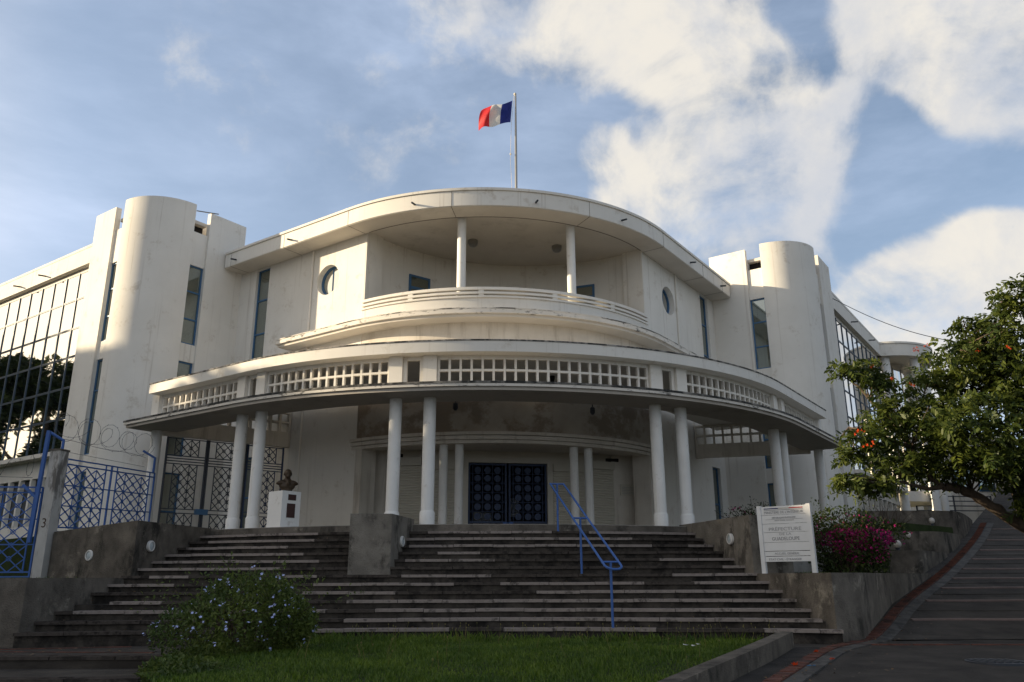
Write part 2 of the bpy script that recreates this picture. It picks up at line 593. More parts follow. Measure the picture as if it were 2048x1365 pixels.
g = MB()
NX, NY = 60, 50
gx = np.linspace(-45, 40, NX)
gy = np.linspace(-25, 15.6, NY)
g.add([(x, y, zf(x, y) - 0.012 * math.sin(x * 1.3) * math.sin(y * .9) - (.6 if x < -5.6 else 0)) for y in gy for x in gx],
      [(j * NX + i, j * NX + i + 1, (j + 1) * NX + i + 1, (j + 1) * NX + i) for j in range(NY - 1) for i in range(NX - 1)])
struct(g.build('forecourt_pavement', ASPH))

RL = [(5.75, 14.72), (6.48, 15.46), (8.11, 17.9), (10.55, 20.86), (14.74, 26.59), (17.63, 30.93), (24.0, 40.0), (36.0, 58.0)]


def poly_at(pl, t):
    """point at arc length t along a plan polyline, and unit tangent"""
    for a, b in zip(pl[:-1], pl[1:]):
        d = math.hypot(b[0] - a[0], b[1] - a[1])
        if t <= d:
            return (lerp(a[0], b[0], t / d), lerp(a[1], b[1], t / d)), ((b[0] - a[0]) / d, (b[1] - a[1]) / d)
        t -= d
    return pl[-1], ((b[0] - a[0]) / d, (b[1] - a[1]) / d)


def smooth_poly(pl, it=2):
    for _ in range(it):
        q = [pl[0]]
        for a, b in zip(pl[:-1], pl[1:]):
            q += [l2(a, b, .25), l2(a, b, .75)]
        q.append(pl[-1])
        pl = q
    return pl


RLs = smooth_poly(RL)
g = MB()
rows = []
for i in range(70):
    y = 15.0 + i * .62
    # left edge x at this y
    x0 = None
    for a, b in zip(RLs[:-1], RLs[1:]):
        if a[1] <= y <= b[1]:
            x0 = lerp(a[0], b[0], (y - a[1]) / (b[1] - a[1] + 1e-9))
            break
    x0 = x0 if x0 is not None else 36
    rows.append([(lerp(x0 - .25, x0 + 17, j / 14), y, zr(0, y) + .012) for j in range(15)])
vs = [p for r_ in rows for p in r_]
g.add(vs, [(j * 15 + i, j * 15 + i + 1, (j + 1) * 15 + i + 1, (j + 1) * 15 + i) for j in range(69) for i in range(14)])
street = struct(g.build('street', ASPH))
# pale stone strips set across the climbing street
for k, y in enumerate((16.36, 17.1, 17.96, 18.6, 19.24, 19.8, 20.32, 21.0, 21.55, 22.33, 23.0, 23.66, 24.5, 25.36, 26.46, 27.6, 29.0)):
    (cx, cy), _ = poly_at(RLs, 0)
    x0 = None
    for a, b in zip(RLs[:-1], RLs[1:]):
        if a[1] <= y <= b[1]:
            x0 = lerp(a[0], b[0], (y - a[1]) / (b[1] - a[1]))
    w = .05 if k % 2 == 0 else .035
    m = MB()
    n = 12
    fr = [(lerp(x0 + .62, x0 + 9, i / n), y - w + .02 * math.sin(i * 1.7 + k)) for i in range(n + 1)]
    bk = [(p[0], p[1] + 2 * w) for p in fr]
    m.strip(fr, bk, lambda x, y_: zr(x, y_) - .02, lambda x, y_: zr(x, y_) + (.035 if k % 2 == 0 else .026))
    m.build('stone_strip', STRIP if k % 2 == 0 else ASPH, street)
# brick edging along the foot of the planter walls and along the lawn kerb
EDGE_P = smooth_poly([(2.05, 8.8), (2.75, 10.1), (3.5, 11.4), (4.22, 12.65), (5.0, 13.95), (5.75, 14.72), (6.48, 15.46), (8.11, 17.9), (10.55, 20.86), (14.74, 26.59), (17.63, 30.93)], 2)
edging = struct(empty('brick_edging'))
bm_ = MB().box(-.095, .095, -.052, .052, -.05, .022).mesh('brick', BRICK, False)
t = 0.0
L_tot = sum(math.hypot(b[0] - a[0], b[1] - a[1]) for a, b in zip(EDGE_P[:-1], EDGE_P[1:]))
nb = 0
while t < L_tot - .2 and nb < 290:
    p, d = poly_at(EDGE_P, t)
    nx_, ny_ = d[1], -d[0]
    o = link('brick', bm_, edging)
    x, y = p[0] + nx_ * .14, p[1] + ny_ * .14
    z = zr(x, y) + rnd.uniform(-.004, .006)
    slope = .19 if y > 15 else .035
    o.rotation_euler = (math.atan(slope * d[1]) * 0, 0, math.atan2(d[1], d[0]) - PI / 2 + rnd.uniform(-.03, .03))
    o.location = (x, y, z + (.012 if y > 15 else .004))
    t += .113 if y < 21 else .16
    nb += 1
# a second, gutter band of grey concrete beside the bricks
g = MB()
ou, inn = [], []
for i in range(90):
    p, d = poly_at(EDGE_P, L_tot * i / 89)
    ou.append((p[0] + d[1] * .25, p[1] - d[0] * .25))
    inn.append((p[0] + d[1] * .46, p[1] - d[0] * .46))
g.strip(ou, inn, lambda x, y: zr(x, y) - .05, lambda x, y: zr(x, y) + .018)
g.build('gutter_band', GUTTER, street)
# brick lines let into the paving at the left and across the street foot
pav_lines = struct(empty('paving_lines'))


def brick_line(a, b, w, name='brick_course'):
    m = MB()
    d = Vector((b[0] - a[0], b[1] - a[1], 0)).normalized()
    nrm = Vector((-d.y, d.x, 0)) * w / 2
    n = 10
    o1 = [(lerp(a[0], b[0], i / n) + nrm.x, lerp(a[1], b[1], i / n) + nrm.y) for i in range(n + 1)]
    o2 = [(p[0] - 2 * nrm.x, p[1] - 2 * nrm.y) for p in o1]
    m.strip(o1, o2, lambda x, y: zf(x, y) - .03, lambda x, y: (-.022 if x < -5 else zf(x, y) + .02))
    m.build(name, BRICK, pav_lines)


brick_line((-9.5, 14.0), (-5.7, 13.55), .06)
brick_line((-9.5, 14.1), (-6.6, 14.75), .05)
for i in range(8):
    brick_line((5.75 + i * .95, 14.36 - i * .05), (6.66 + i * .95, 14.31 - i * .05), .055)
g = MB()
g.lathe([(.0, -.02), (.40, -.02), (.40, .022), (.36, .022), (.36, .016), (0, .016)], (6.85, 12.18, zf(0, 12.18)), 28)
mh = g.build('manhole_cover', IRON)
tag(mh, 'round iron manhole cover set in the dark asphalt at the foot of the street', 'manhole cover')
for i in range(6):
    MB().box(-.3 + i * .11, -.26 + i * .11, -.25, .25, .018, .03).build('rib', IRON, mh).location = (6.85, 12.18, zf(0, 12.18))

# lower steps at the left, going down towards the viewer
g = MB()
g.box(-20, -4.95, 12.95, 15.1, -.9, -.035)
g.box(-20, -4.95, 11.55, 12.95, -.9, -.20)
g.box(-20, -4.95, 7.0, 11.55, -.9, -.36)
ls = struct(g.build('lower_steps', ASPH, None, False))
for y, z in ((12.93, -.028), (11.53, -.193)):
    for k in range(14):
        MB().box(-19 + k * 1.0, -18.02 + k * 1.0, y, y + .28, z - .05, z).build('nosing_slab', NOSE_D, ls, False)

# lawn
KERB = [(4.62, 14.05), (3.85, 12.65), (2.64, 10.57), (1.9, 9.3), (1.2, 8.0)]
lawn_poly = [(-5.2, 15.35), (4.9, 15.2), (4.46, 14.05), (3.66, 12.65), (2.46, 10.57), (1.72, 9.3), (1.0, 8.0), (-3.0, 8.0), (-4.4, 10.3), (-5.0, 12.2)]


def inside(pt, poly):
    x, y = pt
    c = False
    for (x1, y1), (x2, y2) in zip(poly, poly[1:] + poly[:1]):
        if (y1 > y) != (y2 > y) and x < (x2 - x1) * (y - y1) / (y2 - y1) + x1:
            c = not c
    return c


def zl(x, y):
    return .02 + .05 * math.sin(x * .9 + .5) * math.sin(y * 1.1) * .5 + .012 * math.sin(x * 3.1) * math.sin(y * 2.7) - max(0, 12 - y) * .025


bm = bmesh.new()
vs = [bm.verts.new((p[0], p[1], 0)) for p in lawn_poly]
f = bm.faces.new(vs)
bmesh.ops.triangulate(bm, faces=[f])
bmesh.ops.subdivide_edges(bm, edges=bm.edges[:], cuts=10, use_grid_fill=True)
bmesh.ops.triangulate(bm, faces=bm.faces[:])
for v in bm.verts:
    v.co.z = zl(v.co.x, v.co.y)
me = bpy.data.meshes.new('lawn_soil')
bm.to_mesh(me)
bm.free()
me.materials.append(SOIL)
me.shade_smooth()
struct(link('lawn_soil', me))

# kerb wall round the lawn
g = MB()
ko = smooth_poly(KERB, 1)
kin = []
for i, p in enumerate(ko):
    a, b = ko[max(i - 1, 0)], ko[min(i + 1, len(ko) - 1)]
    d = Vector((b[0] - a[0], b[1] - a[1], 0)).normalized()
    kin.append((p[0] + d.y * .21, p[1] - d.x * .21))
g.strip(ko, kin, -.8, lambda x, y: .215 - max(0, 14.1 - y) * .035)
kw = g.build('kerb_wall', CONC)
tag(kw, 'low weathered concrete kerb wall holding the lawn beside the asphalt street', 'wall')

# ================================================================== STAIRCASE
STEP1 = [(-8.6, 14.6), (-6.4, 15.0), (-4.3, 15.25), (-2.1, 15.42), (0, 15.5), (1.4, 15.32), (2.8, 15.05), (4.2, 14.75), (5.6, 14.4)]
CW = (-1.21, 31.16)


def resample(pl, n):
    L_ = sum(math.hypot(b[0] - a[0], b[1] - a[1]) for a, b in zip(pl[:-1], pl[1:]))
    return [poly_at(pl, L_ * i / n)[0] for i in range(n + 1)]


NS = 48
S1 = resample(smooth_poly(STEP1), NS)
S14 = []
for i in range(NS + 1):
    a = lerp(-31.5, 26.5, i / NS)
    S14.append((CW[0] + 12.38 * math.sin(R(a)), CW[1] - 12.38 * math.cos(R(a))))
RISE = .158
Z1 = .213


def step_edge(k):
    t = (k - 1) / 13.0
    return [l2(S1[i], S14[i], t) for i in range(NS + 1)]


stairs = struct(empty('staircase'))
g = MB()
edges = [step_edge(k) for k in range(1, 15)]
back = [(CW[0] + 9.0 * math.sin(R(lerp(-40, 36, i / NS))), CW[1] - 9.0 * math.cos(R(lerp(-40, 36, i / NS)))) for i in range(NS + 1)]
for k in range(13):
    e = edges[k]
    nx = edges[k + 1]
    z = Z1 + RISE * k
    zb = z - RISE
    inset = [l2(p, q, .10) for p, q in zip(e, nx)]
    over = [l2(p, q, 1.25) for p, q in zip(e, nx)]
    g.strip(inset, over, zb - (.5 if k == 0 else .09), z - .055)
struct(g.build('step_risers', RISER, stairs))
g = MB()
e = edges[13]
g.strip([(p[0] + (q[0] - p[0]) * .0, p[1]) for p, q in zip(e, e)], back, Z1 + RISE * 12 - .02, 2.268)
g.build('platform_edge', CONC2, stairs)
# nosing slabs laid piece by piece along every tread
PALE_RUNS = {1: [(.30, .52), (.56, .78), (.92, 1)], 2: [(.40, 1)], 3: [(.02, .36), (.44, 1)], 4: [(.05, .15), (.40, .49), (.49, 1)], 5: [(.28, .42), (.62, 1)],
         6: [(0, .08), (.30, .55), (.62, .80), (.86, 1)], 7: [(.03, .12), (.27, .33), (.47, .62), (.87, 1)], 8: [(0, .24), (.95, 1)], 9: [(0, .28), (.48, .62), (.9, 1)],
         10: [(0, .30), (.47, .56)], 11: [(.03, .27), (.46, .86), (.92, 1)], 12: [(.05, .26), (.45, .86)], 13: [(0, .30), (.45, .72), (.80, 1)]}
for k in range(13):
    e, nx = edges[k], edges[k + 1]
    z = Z1 + RISE * k
    L_ = sum(math.hypot(b[0] - a[0], b[1] - a[1]) for a, b in zip(e[:-1], e[1:]))
    t = -rnd.uniform(0, .7)
    while t < L_ - .05:
        w = rnd.choice((.86, .92, .98))
        t0, t1 = max(t, 0) + .006, min(t + w, L_) - .006
        t += w
        if t1 - t0 < .12:
            continue
        u = (t0 + t1) / 2 / L_
        pale_slab = any(a <= u <= b for a, b in PALE_RUNS[k + 1])  # pale stone slab on this stretch of the tread
        if not pale_slab and rnd.random() < .06:
            continue
        fr, bk = [], []
        for i in range(4):
            s = lerp(t0, t1, i / 3)
            p, d = poly_at(e, s)
            nrm = (-d[1], d[0])
            jit = 0
            fr.append((p[0] + nrm[0] * (-.012), p[1] + nrm[1] * (-.012)))
            bk.append((p[0] + nrm[0] * .30, p[1] + nrm[1] * .30))
        dz = rnd.uniform(-.006, .004)
        m = MB().strip(fr, bk, z - .054 + dz, z + dz)
        m.build('nosing_slab', NOSE if pale_slab else NOSE_D, stairs, False)

# portico floor behind the platform edge
g = MB()
g.strip([(CW[0] + 12.36 * math.sin(R(a)), CW[1] - 12.36 * math.cos(R(a))) for a in np.linspace(-75, 88, 60)],
        [(CW[0] + 3.0 * math.sin(R(a)), CW[1] - 3.0 * math.cos(R(a))) for a in np.linspace(-75, 88, 60)], 1.2, 2.28)
struct(g.build('portico_floor', PLAT))

# gardens at the left: two grassed levels held by the retaining walls
g = MB()
g.prism([(-8.75, 14.95), (-8.15, 17.7), (-10.3, 18.75), (-16, 24), (-60, 60), (-60, 14.95)], -1.0, 1.0)
struct(g.build('left_lower_garden', SOIL))
g = MB()
g.prism([(-7.75, 20.6), (-8.15, 17.75), (-10.0, 18.65), (-16, 24), (-50, 50), (-20, 60), (-8, 30)], 0.9, 2.12)
struct(g.build('left_upper_garden', SOIL))
# right garden behind the planter walls
g = MB()
g.prism([(5.75, 16.2), (6.2, 15.9), (7.8, 18.1), (10.0, 21.0), (11.5, 26), (8, 27), (5.2, 20.5)], -.6, 1.05)
g.prism([(9.6, 21.2), (12.6, 24.0), (14.2, 26.5), (12, 30), (9, 27.5)], .9, 1.75)
g.prism([(11.4, 24.0), (14.3, 26.6), (17.2, 31.0), (30, 52), (24, 54), (10, 30)], .9, 2.6)
struct(g.build('right_garden', SOIL))

# ================================================================== RETAINING WALLS
CLX = lambda tau: (-8.6 + 1.1 * tau, 14.6 + 6.3 * tau)      # left edge of the stairs
CRX = lambda tau: (5.6 - 1.4 * tau, 14.4 + 5.9 * tau)


def taper_wall(name, poly, z0, z1, mat, label):
    o = MB().prism(poly, z0, z1).build(name, mat)
    return tag(o, label, 'wall')


a, b = CLX(.02), CLX(.50)
w = taper_wall('retaining_wall', [a, b, (b[0] - .3, b[1] + .05), (-9.1, 15.1), (-18, 15.3), (-18, 14.9)], -.6, 1.12, CONC2,
               'lower stained concrete retaining wall at the left foot of the stairs')
c, d = CLX(.478), CLX(1.02)
w2 = taper_wall('retaining_wall', [c, d, (d[0] - .35, d[1] + .1), (c[0] - .33, c[1] + .5), (-10.35, 19.05), (-10.45, 18.7)], .7,
                lambda x, y: 2.31 - max(0, -8.3 - x) * .08, CONC,
                'upper moss streaked concrete wall at the left beside the fence pillar')
pier = taper_wall('stair_pier', [(-3.42, 17.2), (-2.55, 17.24), (-2.28, 18.95), (-3.2, 18.95)], .55, 2.40, PIERC,
                  'square concrete pier standing in the middle of the stairs')
a, b = CRX(.462), CRX(1.03)
w3 = taper_wall('retaining_wall', [a, (a[0] + .86, a[1] + .10), (a[0] + .86, a[1] + .4), (b[0] + .5, b[1]), b], .6, 2.335, PIERC,
                'upper concrete wall at the right of the stairs behind the white sign')
a, b = CRX(.03), CRX(.47)
w4 = taper_wall('retaining_wall', [b, a, (6.18, 14.98), (6.62, 15.66), (8.0, 17.75), (9.1, 19.1), (10.35, 20.65), (10.15, 20.8), (8.85, 19.3), (7.75, 17.9), (6.35, 15.85), (5.95, 15.4), (5.72, 15.3), (b[0] + .35, b[1] - .05)], -.4, 1.15, CONC2,
                'long lower concrete wall under the white sign running up beside the street')


def fillet(name, pts, mat, label):
    pass


# round bulkhead lamps on the walls
lampm = {}


def wall_lamp(loc, nrm, label):
    o = empty('wall_lamp', loc, math.atan2(nrm[1], nrm[0]), label, 'wall lamp', 'round bulkhead lamps on the stair walls')
    if not lampm:
        lampm['ring'] = MB().lathe([(.085, -.03), (.118, -.03), (.118, .03), (.105, .045), (.088, .045), (.085, .03)], (0, 0, 0), 24, 'X', False).mesh('ring', LAMPW)
        lampm['glass'] = MB().lathe([(.092, -.03), (.09, .02), (.06, .036), (.02, .042)], (0, 0, 0), 24, 'X').mesh('lamp_glass', LAMPG)
    link('ring', lampm['ring'], o)
    link('lamp_glass', lampm['glass'], o)
    return o


nl = Vector((6.3, -1.1, 0)).normalized()
p = CLX(.56)
wall_lamp((p[0] + .02, p[1], 1.79), nl, 'round lamp on the dark side face of the left stair wall')
wall_lamp((-9.30, 18.19, 1.60), Vector((-.45, -.9, 0)).normalized(), 'pale worn round lamp on the streaked front face of the left wall')
wall_lamp((-2.43, 17.98, 1.86), Vector((.985, -.155, 0)).normalized(), 'round lamp on the side of the concrete pier in the middle of the stairs')
p = CRX(.60)
wall_lamp((p[0] - .02, p[1], 1.88), Vector((-5.9, -1.4, 0)).normalized(), 'round lamp on the right stair wall near the white sign')

# ---- planter walls climbing beside the street, with globe lamps
pw = []
for pl, z0, z1, lab in (([(8.9, 21.2), (9.9, 21.05), (10.35, 21.0), (10.62, 21.35), (11.6, 22.5), (12.3, 23.45)], .2, 1.72, 'lowest dark planter wall beside the street under two globe lamps'),
                        ([(9.8, 23.6), (11.4, 23.45), (12.2, 23.55), (12.75, 24.1), (13.6, 25.2), (14.3, 26.3)], .6, 2.32, 'middle dark planter wall beside the climbing street'),
                        ([(11.2, 26.3), (13.4, 26.2), (14.5, 26.6), (15.3, 27.7), (16.6, 29.7), (17.4, 31.0)], 1.0, 3.12, 'highest dark planter wall at the bend of the climbing street')):
    pts = smooth_poly(pl, 2)
    inn = []
    for i, p in enumerate(pts):
        a, b = pts[max(i - 1, 0)], pts[min(i + 1, len(pts) - 1)]
        d = Vector((b[0] - a[0], b[1] - a[1], 0)).normalized()
        inn.append((p[0] - d.y * .2, p[1] + d.x * .2))
    o = MB().strip(pts, inn, z0, z1).build('planter_wall', CONC)
    tag(o, lab, 'wall', 'planter walls stepping up the street')


def globe_lamp(loc, label, r=.10):
    o = empty('globe_lamp', loc, 0, label, 'lamp', 'globe lamps on the planter walls')
    MB().lathe([(.05, 0), (.05, .06), (.065, .07), (.065, .09)], (0, 0, 0), 12).build('base', IRON, o)
    prof = [(max(.01, r * math.sin(PI * i / 12)), .08 + r - r * math.cos(PI * i / 12)) for i in range(13)]
    MB().lathe(prof, (0, 0, 0), 20).build('globe', GLOBE, o)


globe_lamp((9.85, 21.15, 1.70), 'lowest white globe lamp on the planter wall beside the bougainvillea')
globe_lamp((11.3, 23.55, 2.04), 'second white globe lamp up the planter walls')
globe_lamp((13.45, 26.3, 2.62), 'third white globe lamp up the planter walls')
globe_lamp((14.6, 27.9, 2.98), 'highest and smallest white globe lamp on the planter walls')

# ================================================================== THE BUILDING
B = empty('government_building', (CW[0], CW[1], 0), R(10), 'white modernist government building with a rounded portico, balcony and two stair towers', 'building')
A_W = 7.8                       # distance of the straight front walls from the plan centre
CP = (0.0, -1.65)               # centre of the rounded corner
RW = 6.633


def P(n, e, side=-1):
    """plan point: n metres out from the plan centre, e metres along the wing; side -1 left, +1 right"""
    x, y = -S2 * n - S2 * e, -S2 * n + S2 * e
    return (x, y) if side < 0 else (-x, y)


def path(d, eL, eR, n=40):
    """rounded corner outline, d metres outside the wall plane"""
    pts = [P(A_W + d, lerp(eL, -1.1667, i / 4), -1) for i in range(4)]
    pts += arc(CP, RW + d, -PI / 4, PI / 4, n)
    pts += [P(A_W + d, lerp(-1.1667, eR, i / 4), 1) for i in range(1, 5)]
    return pts


def wall_open(mb, p0, p1, z0, z1, thick, rects=(), circles=()):
    """wall from p0 to p1 with rectangular (s0,s1,z0,z1) and round (s,z,r) openings; thick = inward vector"""
    p0, p1 = Vector((*p0, 0)), Vector((*p1, 0))
    L_ = (p1 - p0).length
    d = (p1 - p0) / L_
    t = Vector((*thick, 0))
    cut = list(rects) + [(c[0] - c[2] * 1.25, c[0] + c[2] * 1.25, c[1] - c[2] * 1.25, c[1] + c[2] * 1.25) for c in circles]
    ss = sorted({0.0, L_, *[q for c in cut for q in c[:2]]})
    zs = sorted({z0, z1, *[q for c in cut for q in c[2:]]})
    ss = [q for q in ss if 0 <= q <= L_]
    zs = [q for q in zs if z0 <= q <= z1]
    for a, b in zip(ss[:-1], ss[1:]):
        for u, v in zip(zs[:-1], zs[1:]):
            m, w_ = (a + b) / 2, (u + v) / 2
            if any(c[0] < m < c[1] and c[2] < w_ < c[3] for c in cut):
                continue
            q0, q1 = p0 + d * a, p0 + d * b
            mb.prism([(q0.x, q0.y), (q1.x, q1.y), (q1.x + t.x, q1.y + t.y), (q0.x + t.x, q0.y + t.y)], u, v)
    for cs, cz, cr in circles:
        n = 40
        h = cr * 1.25
        vs, fs = [], []
        for k in range(n):
            an = 2 * PI * k / n
            co, si = math.cos(an), math.sin(an)
            sc = h / max(abs(co), abs(si))
            for (s_, z_) in ((cs + cr * co, cz + cr * si), (cs + sc * co, cz + sc * si)):
                q = p0 + d * s_
                vs += [(q.x, q.y, z_), (q.x + t.x, q.y + t.y, z_)]
        for k in range(n):
            a, b = 4 * k, 4 * ((k + 1) % n)
            fs += [(a, b, b + 2, a + 2), (a + 1, a + 3, b + 3, b + 1), (a, a + 1, b + 1, b)]
        mb.add(vs, fs)


def inward(n=.35, side=-1):
    q = (S2 * n, S2 * n)
    return q if side < 0 else (-q[0], q[1])


ZG = 1.3
# ---- straight front walls with their windows
for side in (-1, 1):
    g = MB()
    p0, p1 = P(A_W, -1.15, side), P(A_W, 5.32, side)
    ewin = (3.68, 4.42) if side < 0 else (3.95, 4.72)
    rw_e = .58 if side < 0 else .86
    rects = [(ewin[0] + 1.15, ewin[1] + 1.15, 2.3, 5.05), (ewin[0] + 1.15, ewin[1] + 1.15, 8.2, 11.9)]
    wall_open(g, p0, p1, ZG, 11.96, inward(.42, side), rects, [(rw_e + 1.15, 10.70, .53)])
    g.build('front_wall', WALL, B)
    # tall windows
    for z0, z1, div in ((8.2, 11.9, (9.45, 10.72)), (2.3, 5.05, (3.7,))):
        wnd = MB()
        a, b = ewin
        ins = .10
        fr = .055

        def vb(e0, e1_, u, v):
            wnd.prism([P(A_W - ins, e0, side), P(A_W - ins, e1_, side), P(A_W - ins - .06, e1_, side), P(A_W - ins - .06, e0, side)], u, v)
        vb(a, a + fr, z0, z1); vb(b - fr, b, z0, z1)
        zz = [z0, *div, z1]
        for q in zz:
            u = min(max(q - fr / 2, z0), z1 - fr)
            vb(a + fr, b - fr, u, u + fr)
        wf = wnd.build('tall_window', BLUE_F, B)
        for u, v in zip(zz[:-1], zz[1:]):
            MB().prism([P(A_W - ins - .03, a + fr, side), P(A_W - ins - .03, b - fr, side), P(A_W - ins - .04, b - fr, side), P(A_W - ins - .04, a + fr, side)], u + fr / 2, v - fr / 2).build('pane', GLASS_W, wf, False)
    # round window
    c = Vector((*P(A_W - .2, rw_e, side), 10.70))
    ax = Vector((*P(1, 0, side), 0)).normalized()
    tg = Vector((*P(0, 1, side), 0)).normalized()
    m = MB()
    for k in range(40):
        a0, a1 = 2 * PI * k / 40, 2 * PI * (k + 1) / 40
        vs = []
        for an in (a0, a1):
            for rr_ in (.53, .46):
                for dep in (0, -.06):
                    vs.append(c + (tg * math.cos(an) + Vector((0, 0, 1)) * math.sin(an)) * rr_ + ax * dep)
        m.add(vs, [(0, 2, 6, 4), (2, 3, 7, 6), (1, 5, 7, 3)])
    m.bar(c + Vector((0, 0, -.47)) - ax * .03, c + Vector((0, 0, .47)) - ax * .03, .04)
    rwo = m.build('round_window', BLUE_F, B)
    m = MB()
    vs = [c - ax * .035 + (tg * math.cos(2 * PI * k / 40) + Vector((0, 0, 1)) * math.sin(2 * PI * k / 40)) * .47 for k in range(40)]
    m.add(vs, [tuple(range(40))])
    m.build('pane', GLASS_R, rwo, False)
    # down pipe
    q = P(A_W + .035, 1.36 if side < 0 else 1.55, side)
    MB().tube([(q[0], q[1], 2.3), (q[0], q[1], 11.92)], .04, 10).build('down_pipe', WALL, B)

# ---- rounded corner wall between the canopy and the balcony, and below it down to the entrance beam
g = MB()
po = arc(CP, RW, -PI / 4, PI / 4, 56)
pi_ = arc(CP, RW - .35, -PI / 4, PI / 4, 56)
g.strip(po, pi_, 6.3, 8.6)
g.build('curved_wall', WALL_OLD, B)
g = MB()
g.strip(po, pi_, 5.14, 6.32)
g.build('curved_wall', RENDER_D, B)
# entrance beam of three mouldings
for k, (u, v, o_) in enumerate(((4.82, 4.91, .02), (4.925, 5.035, .07), (5.05, 5.14, .12))):
    g = MB()
    g.strip(arc(CP, RW + o_, -R(46.5), R(46.5), 56), arc(CP, RW - .36, -R(46.5), R(46.5), 56), u, v)
    g.build('entrance_moulding', WALL_OLD, B)
g = MB()
g.strip(arc(CP, RW - .03, -R(46), R(46), 56), arc(CP, RW - .34, -R(46), R(46), 56), 4.86, 5.12)
g.build('entrance_beam', WALL_OLD, B)
# side jambs of the entrance
for side in (-1, 1):
    g = MB()
    g.prism([P(A_W, -1.15, side), P(A_W, -1.42, side), P(A_W - .6, -1.42, side), P(A_W - .6, -1.15, side)], ZG, 4.95)
    g.build('entrance_jamb', WALL_OLD, B)
# slender entrance columns
for an in (-44.2, -19.8, -15.6, 15.6, 20.2, 44.0):
    x, y = arc(CP, 6.36, R(an), R(an), 1)[0]
    MB().lathe([(.125, 2.28), (.125, 4.84)], (x, y, 0), 24).build('entrance_column', COLM, B)

# ---- entrance recess
g = MB()
ceil = arc(CP, RW - .1, -R(46), R(46), 30) + [(4.6, -4.2), (-4.6, -4.2)]
g.prism(ceil, 4.9, 4.98)
g.build('entrance_ceiling', SOFF, B)
YB = -6.15


def vwall(name, a, b, z0, z1, mat, th=.12, parent=B):
    d = Vector((b[0] - a[0], b[1] - a[1], 0)).normalized()
    n = Vector((-d.y, d.x, 0)) * th
    return MB().prism([a, b, (b[0] + n.x, b[1] + n.y), (a[0] + n.x, a[1] + n.y)], z0, z1).build(name, mat, parent)


vwall('entrance_wall', (-4.75, -5.55), (-3.45, -5.85), 2.28, 4.9, WALL_OLD)
vwall('entrance_wall', (3.45, -5.85), (4.75, -5.55), 2.28, 4.9, WALL_OLD)
vwall('entrance_lintel', (-2.62, YB + .02), (2.62, YB + .02), 4.55, 4.9, TRIM)
for s in (-1, 1):
    x0, x1 = (-1.43, -1.25) if s < 0 else (1.25, 1.43)
    vwall('door_jamb', (x0, YB - .03), (x1, YB - .03), 2.28, 4.55, TRIM)


def shutter(a, b, z0, z1):
    """roller shutter: a box on top and a curtain of ridged slats"""
    d = Vector((b[0] - a[0], b[1] - a[1], 0))
    L_ = d.length
    d.normalize()
    n = Vector((d.y, -d.x, 0))
    m = MB()
    ns = int((z1 - z0) / .075)
    prof = []
    for k in range(ns):
        z = z0 + (z1 - z0) * k / ns
        h = (z1 - z0) / ns
        prof += [(0.0, z), (.022, z + h * .25), (.022, z + h * .8), (0.0, z + h * .97)]
    prof.append((0, z1))
    vs = []
    for o_, z in prof:
        for s in (0, L_):
            q = Vector((*a, 0)) + d * s + n * o_
            vs.append((q.x, q.y, z))
    m.add(vs, [(2 * i, 2 * i + 1, 2 * i + 3, 2 * i + 2) for i in range(len(prof) - 1)])
    o = m.build('roller_shutter', SHUT, B, False)
    m = MB()
    q0, q1 = Vector((*a, 0)) + n * .10, Vector((*b, 0)) + n * .10
    m.prism([(q0.x, q0.y), (q1.x, q1.y), (q1.x - n.x * .12, q1.y - n.y * .12), (q0.x - n.x * .12, q0.y - n.y * .12)], z1, z1 + .24)
    m.build('shutter_box', TRIM, o)


for s in (-1, 1):
    for a, b in (((-2.62, YB), (-1.44, YB)), ((-3.5, YB + .32), (-2.68, YB - .02))):
        if s > 0:
            a, b = (-b[0], b[1]), (-a[0], a[1])
        shutter(a, b, 2.28, 4.3 if abs(a[1] - b[1]) < .01 else 4.42)

for s in (-1, 1):
    a, b = (-3.62, YB + .42), (-2.50, YB + .05)
    if s > 0:
        a, b = (-b[0], b[1]), (-a[0], a[1])
    vwall('entrance_wall', a, b, 2.28, 4.9, TRIM)
# dark room behind the glazed entrance
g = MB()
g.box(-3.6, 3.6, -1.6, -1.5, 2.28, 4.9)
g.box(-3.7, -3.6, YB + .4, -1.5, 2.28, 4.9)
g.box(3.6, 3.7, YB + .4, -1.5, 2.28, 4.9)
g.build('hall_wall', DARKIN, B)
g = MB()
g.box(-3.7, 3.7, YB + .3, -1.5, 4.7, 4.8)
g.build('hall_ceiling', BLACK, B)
MB().box(-.55, .1, -2.0, -1.95, 2.85, 3.35).build('hall_notice', PAPER, B)
MB().box(.75, 1.1, -2.0, -1.95, 3.2, 3.85).build('hall_notice', PAPER, B)
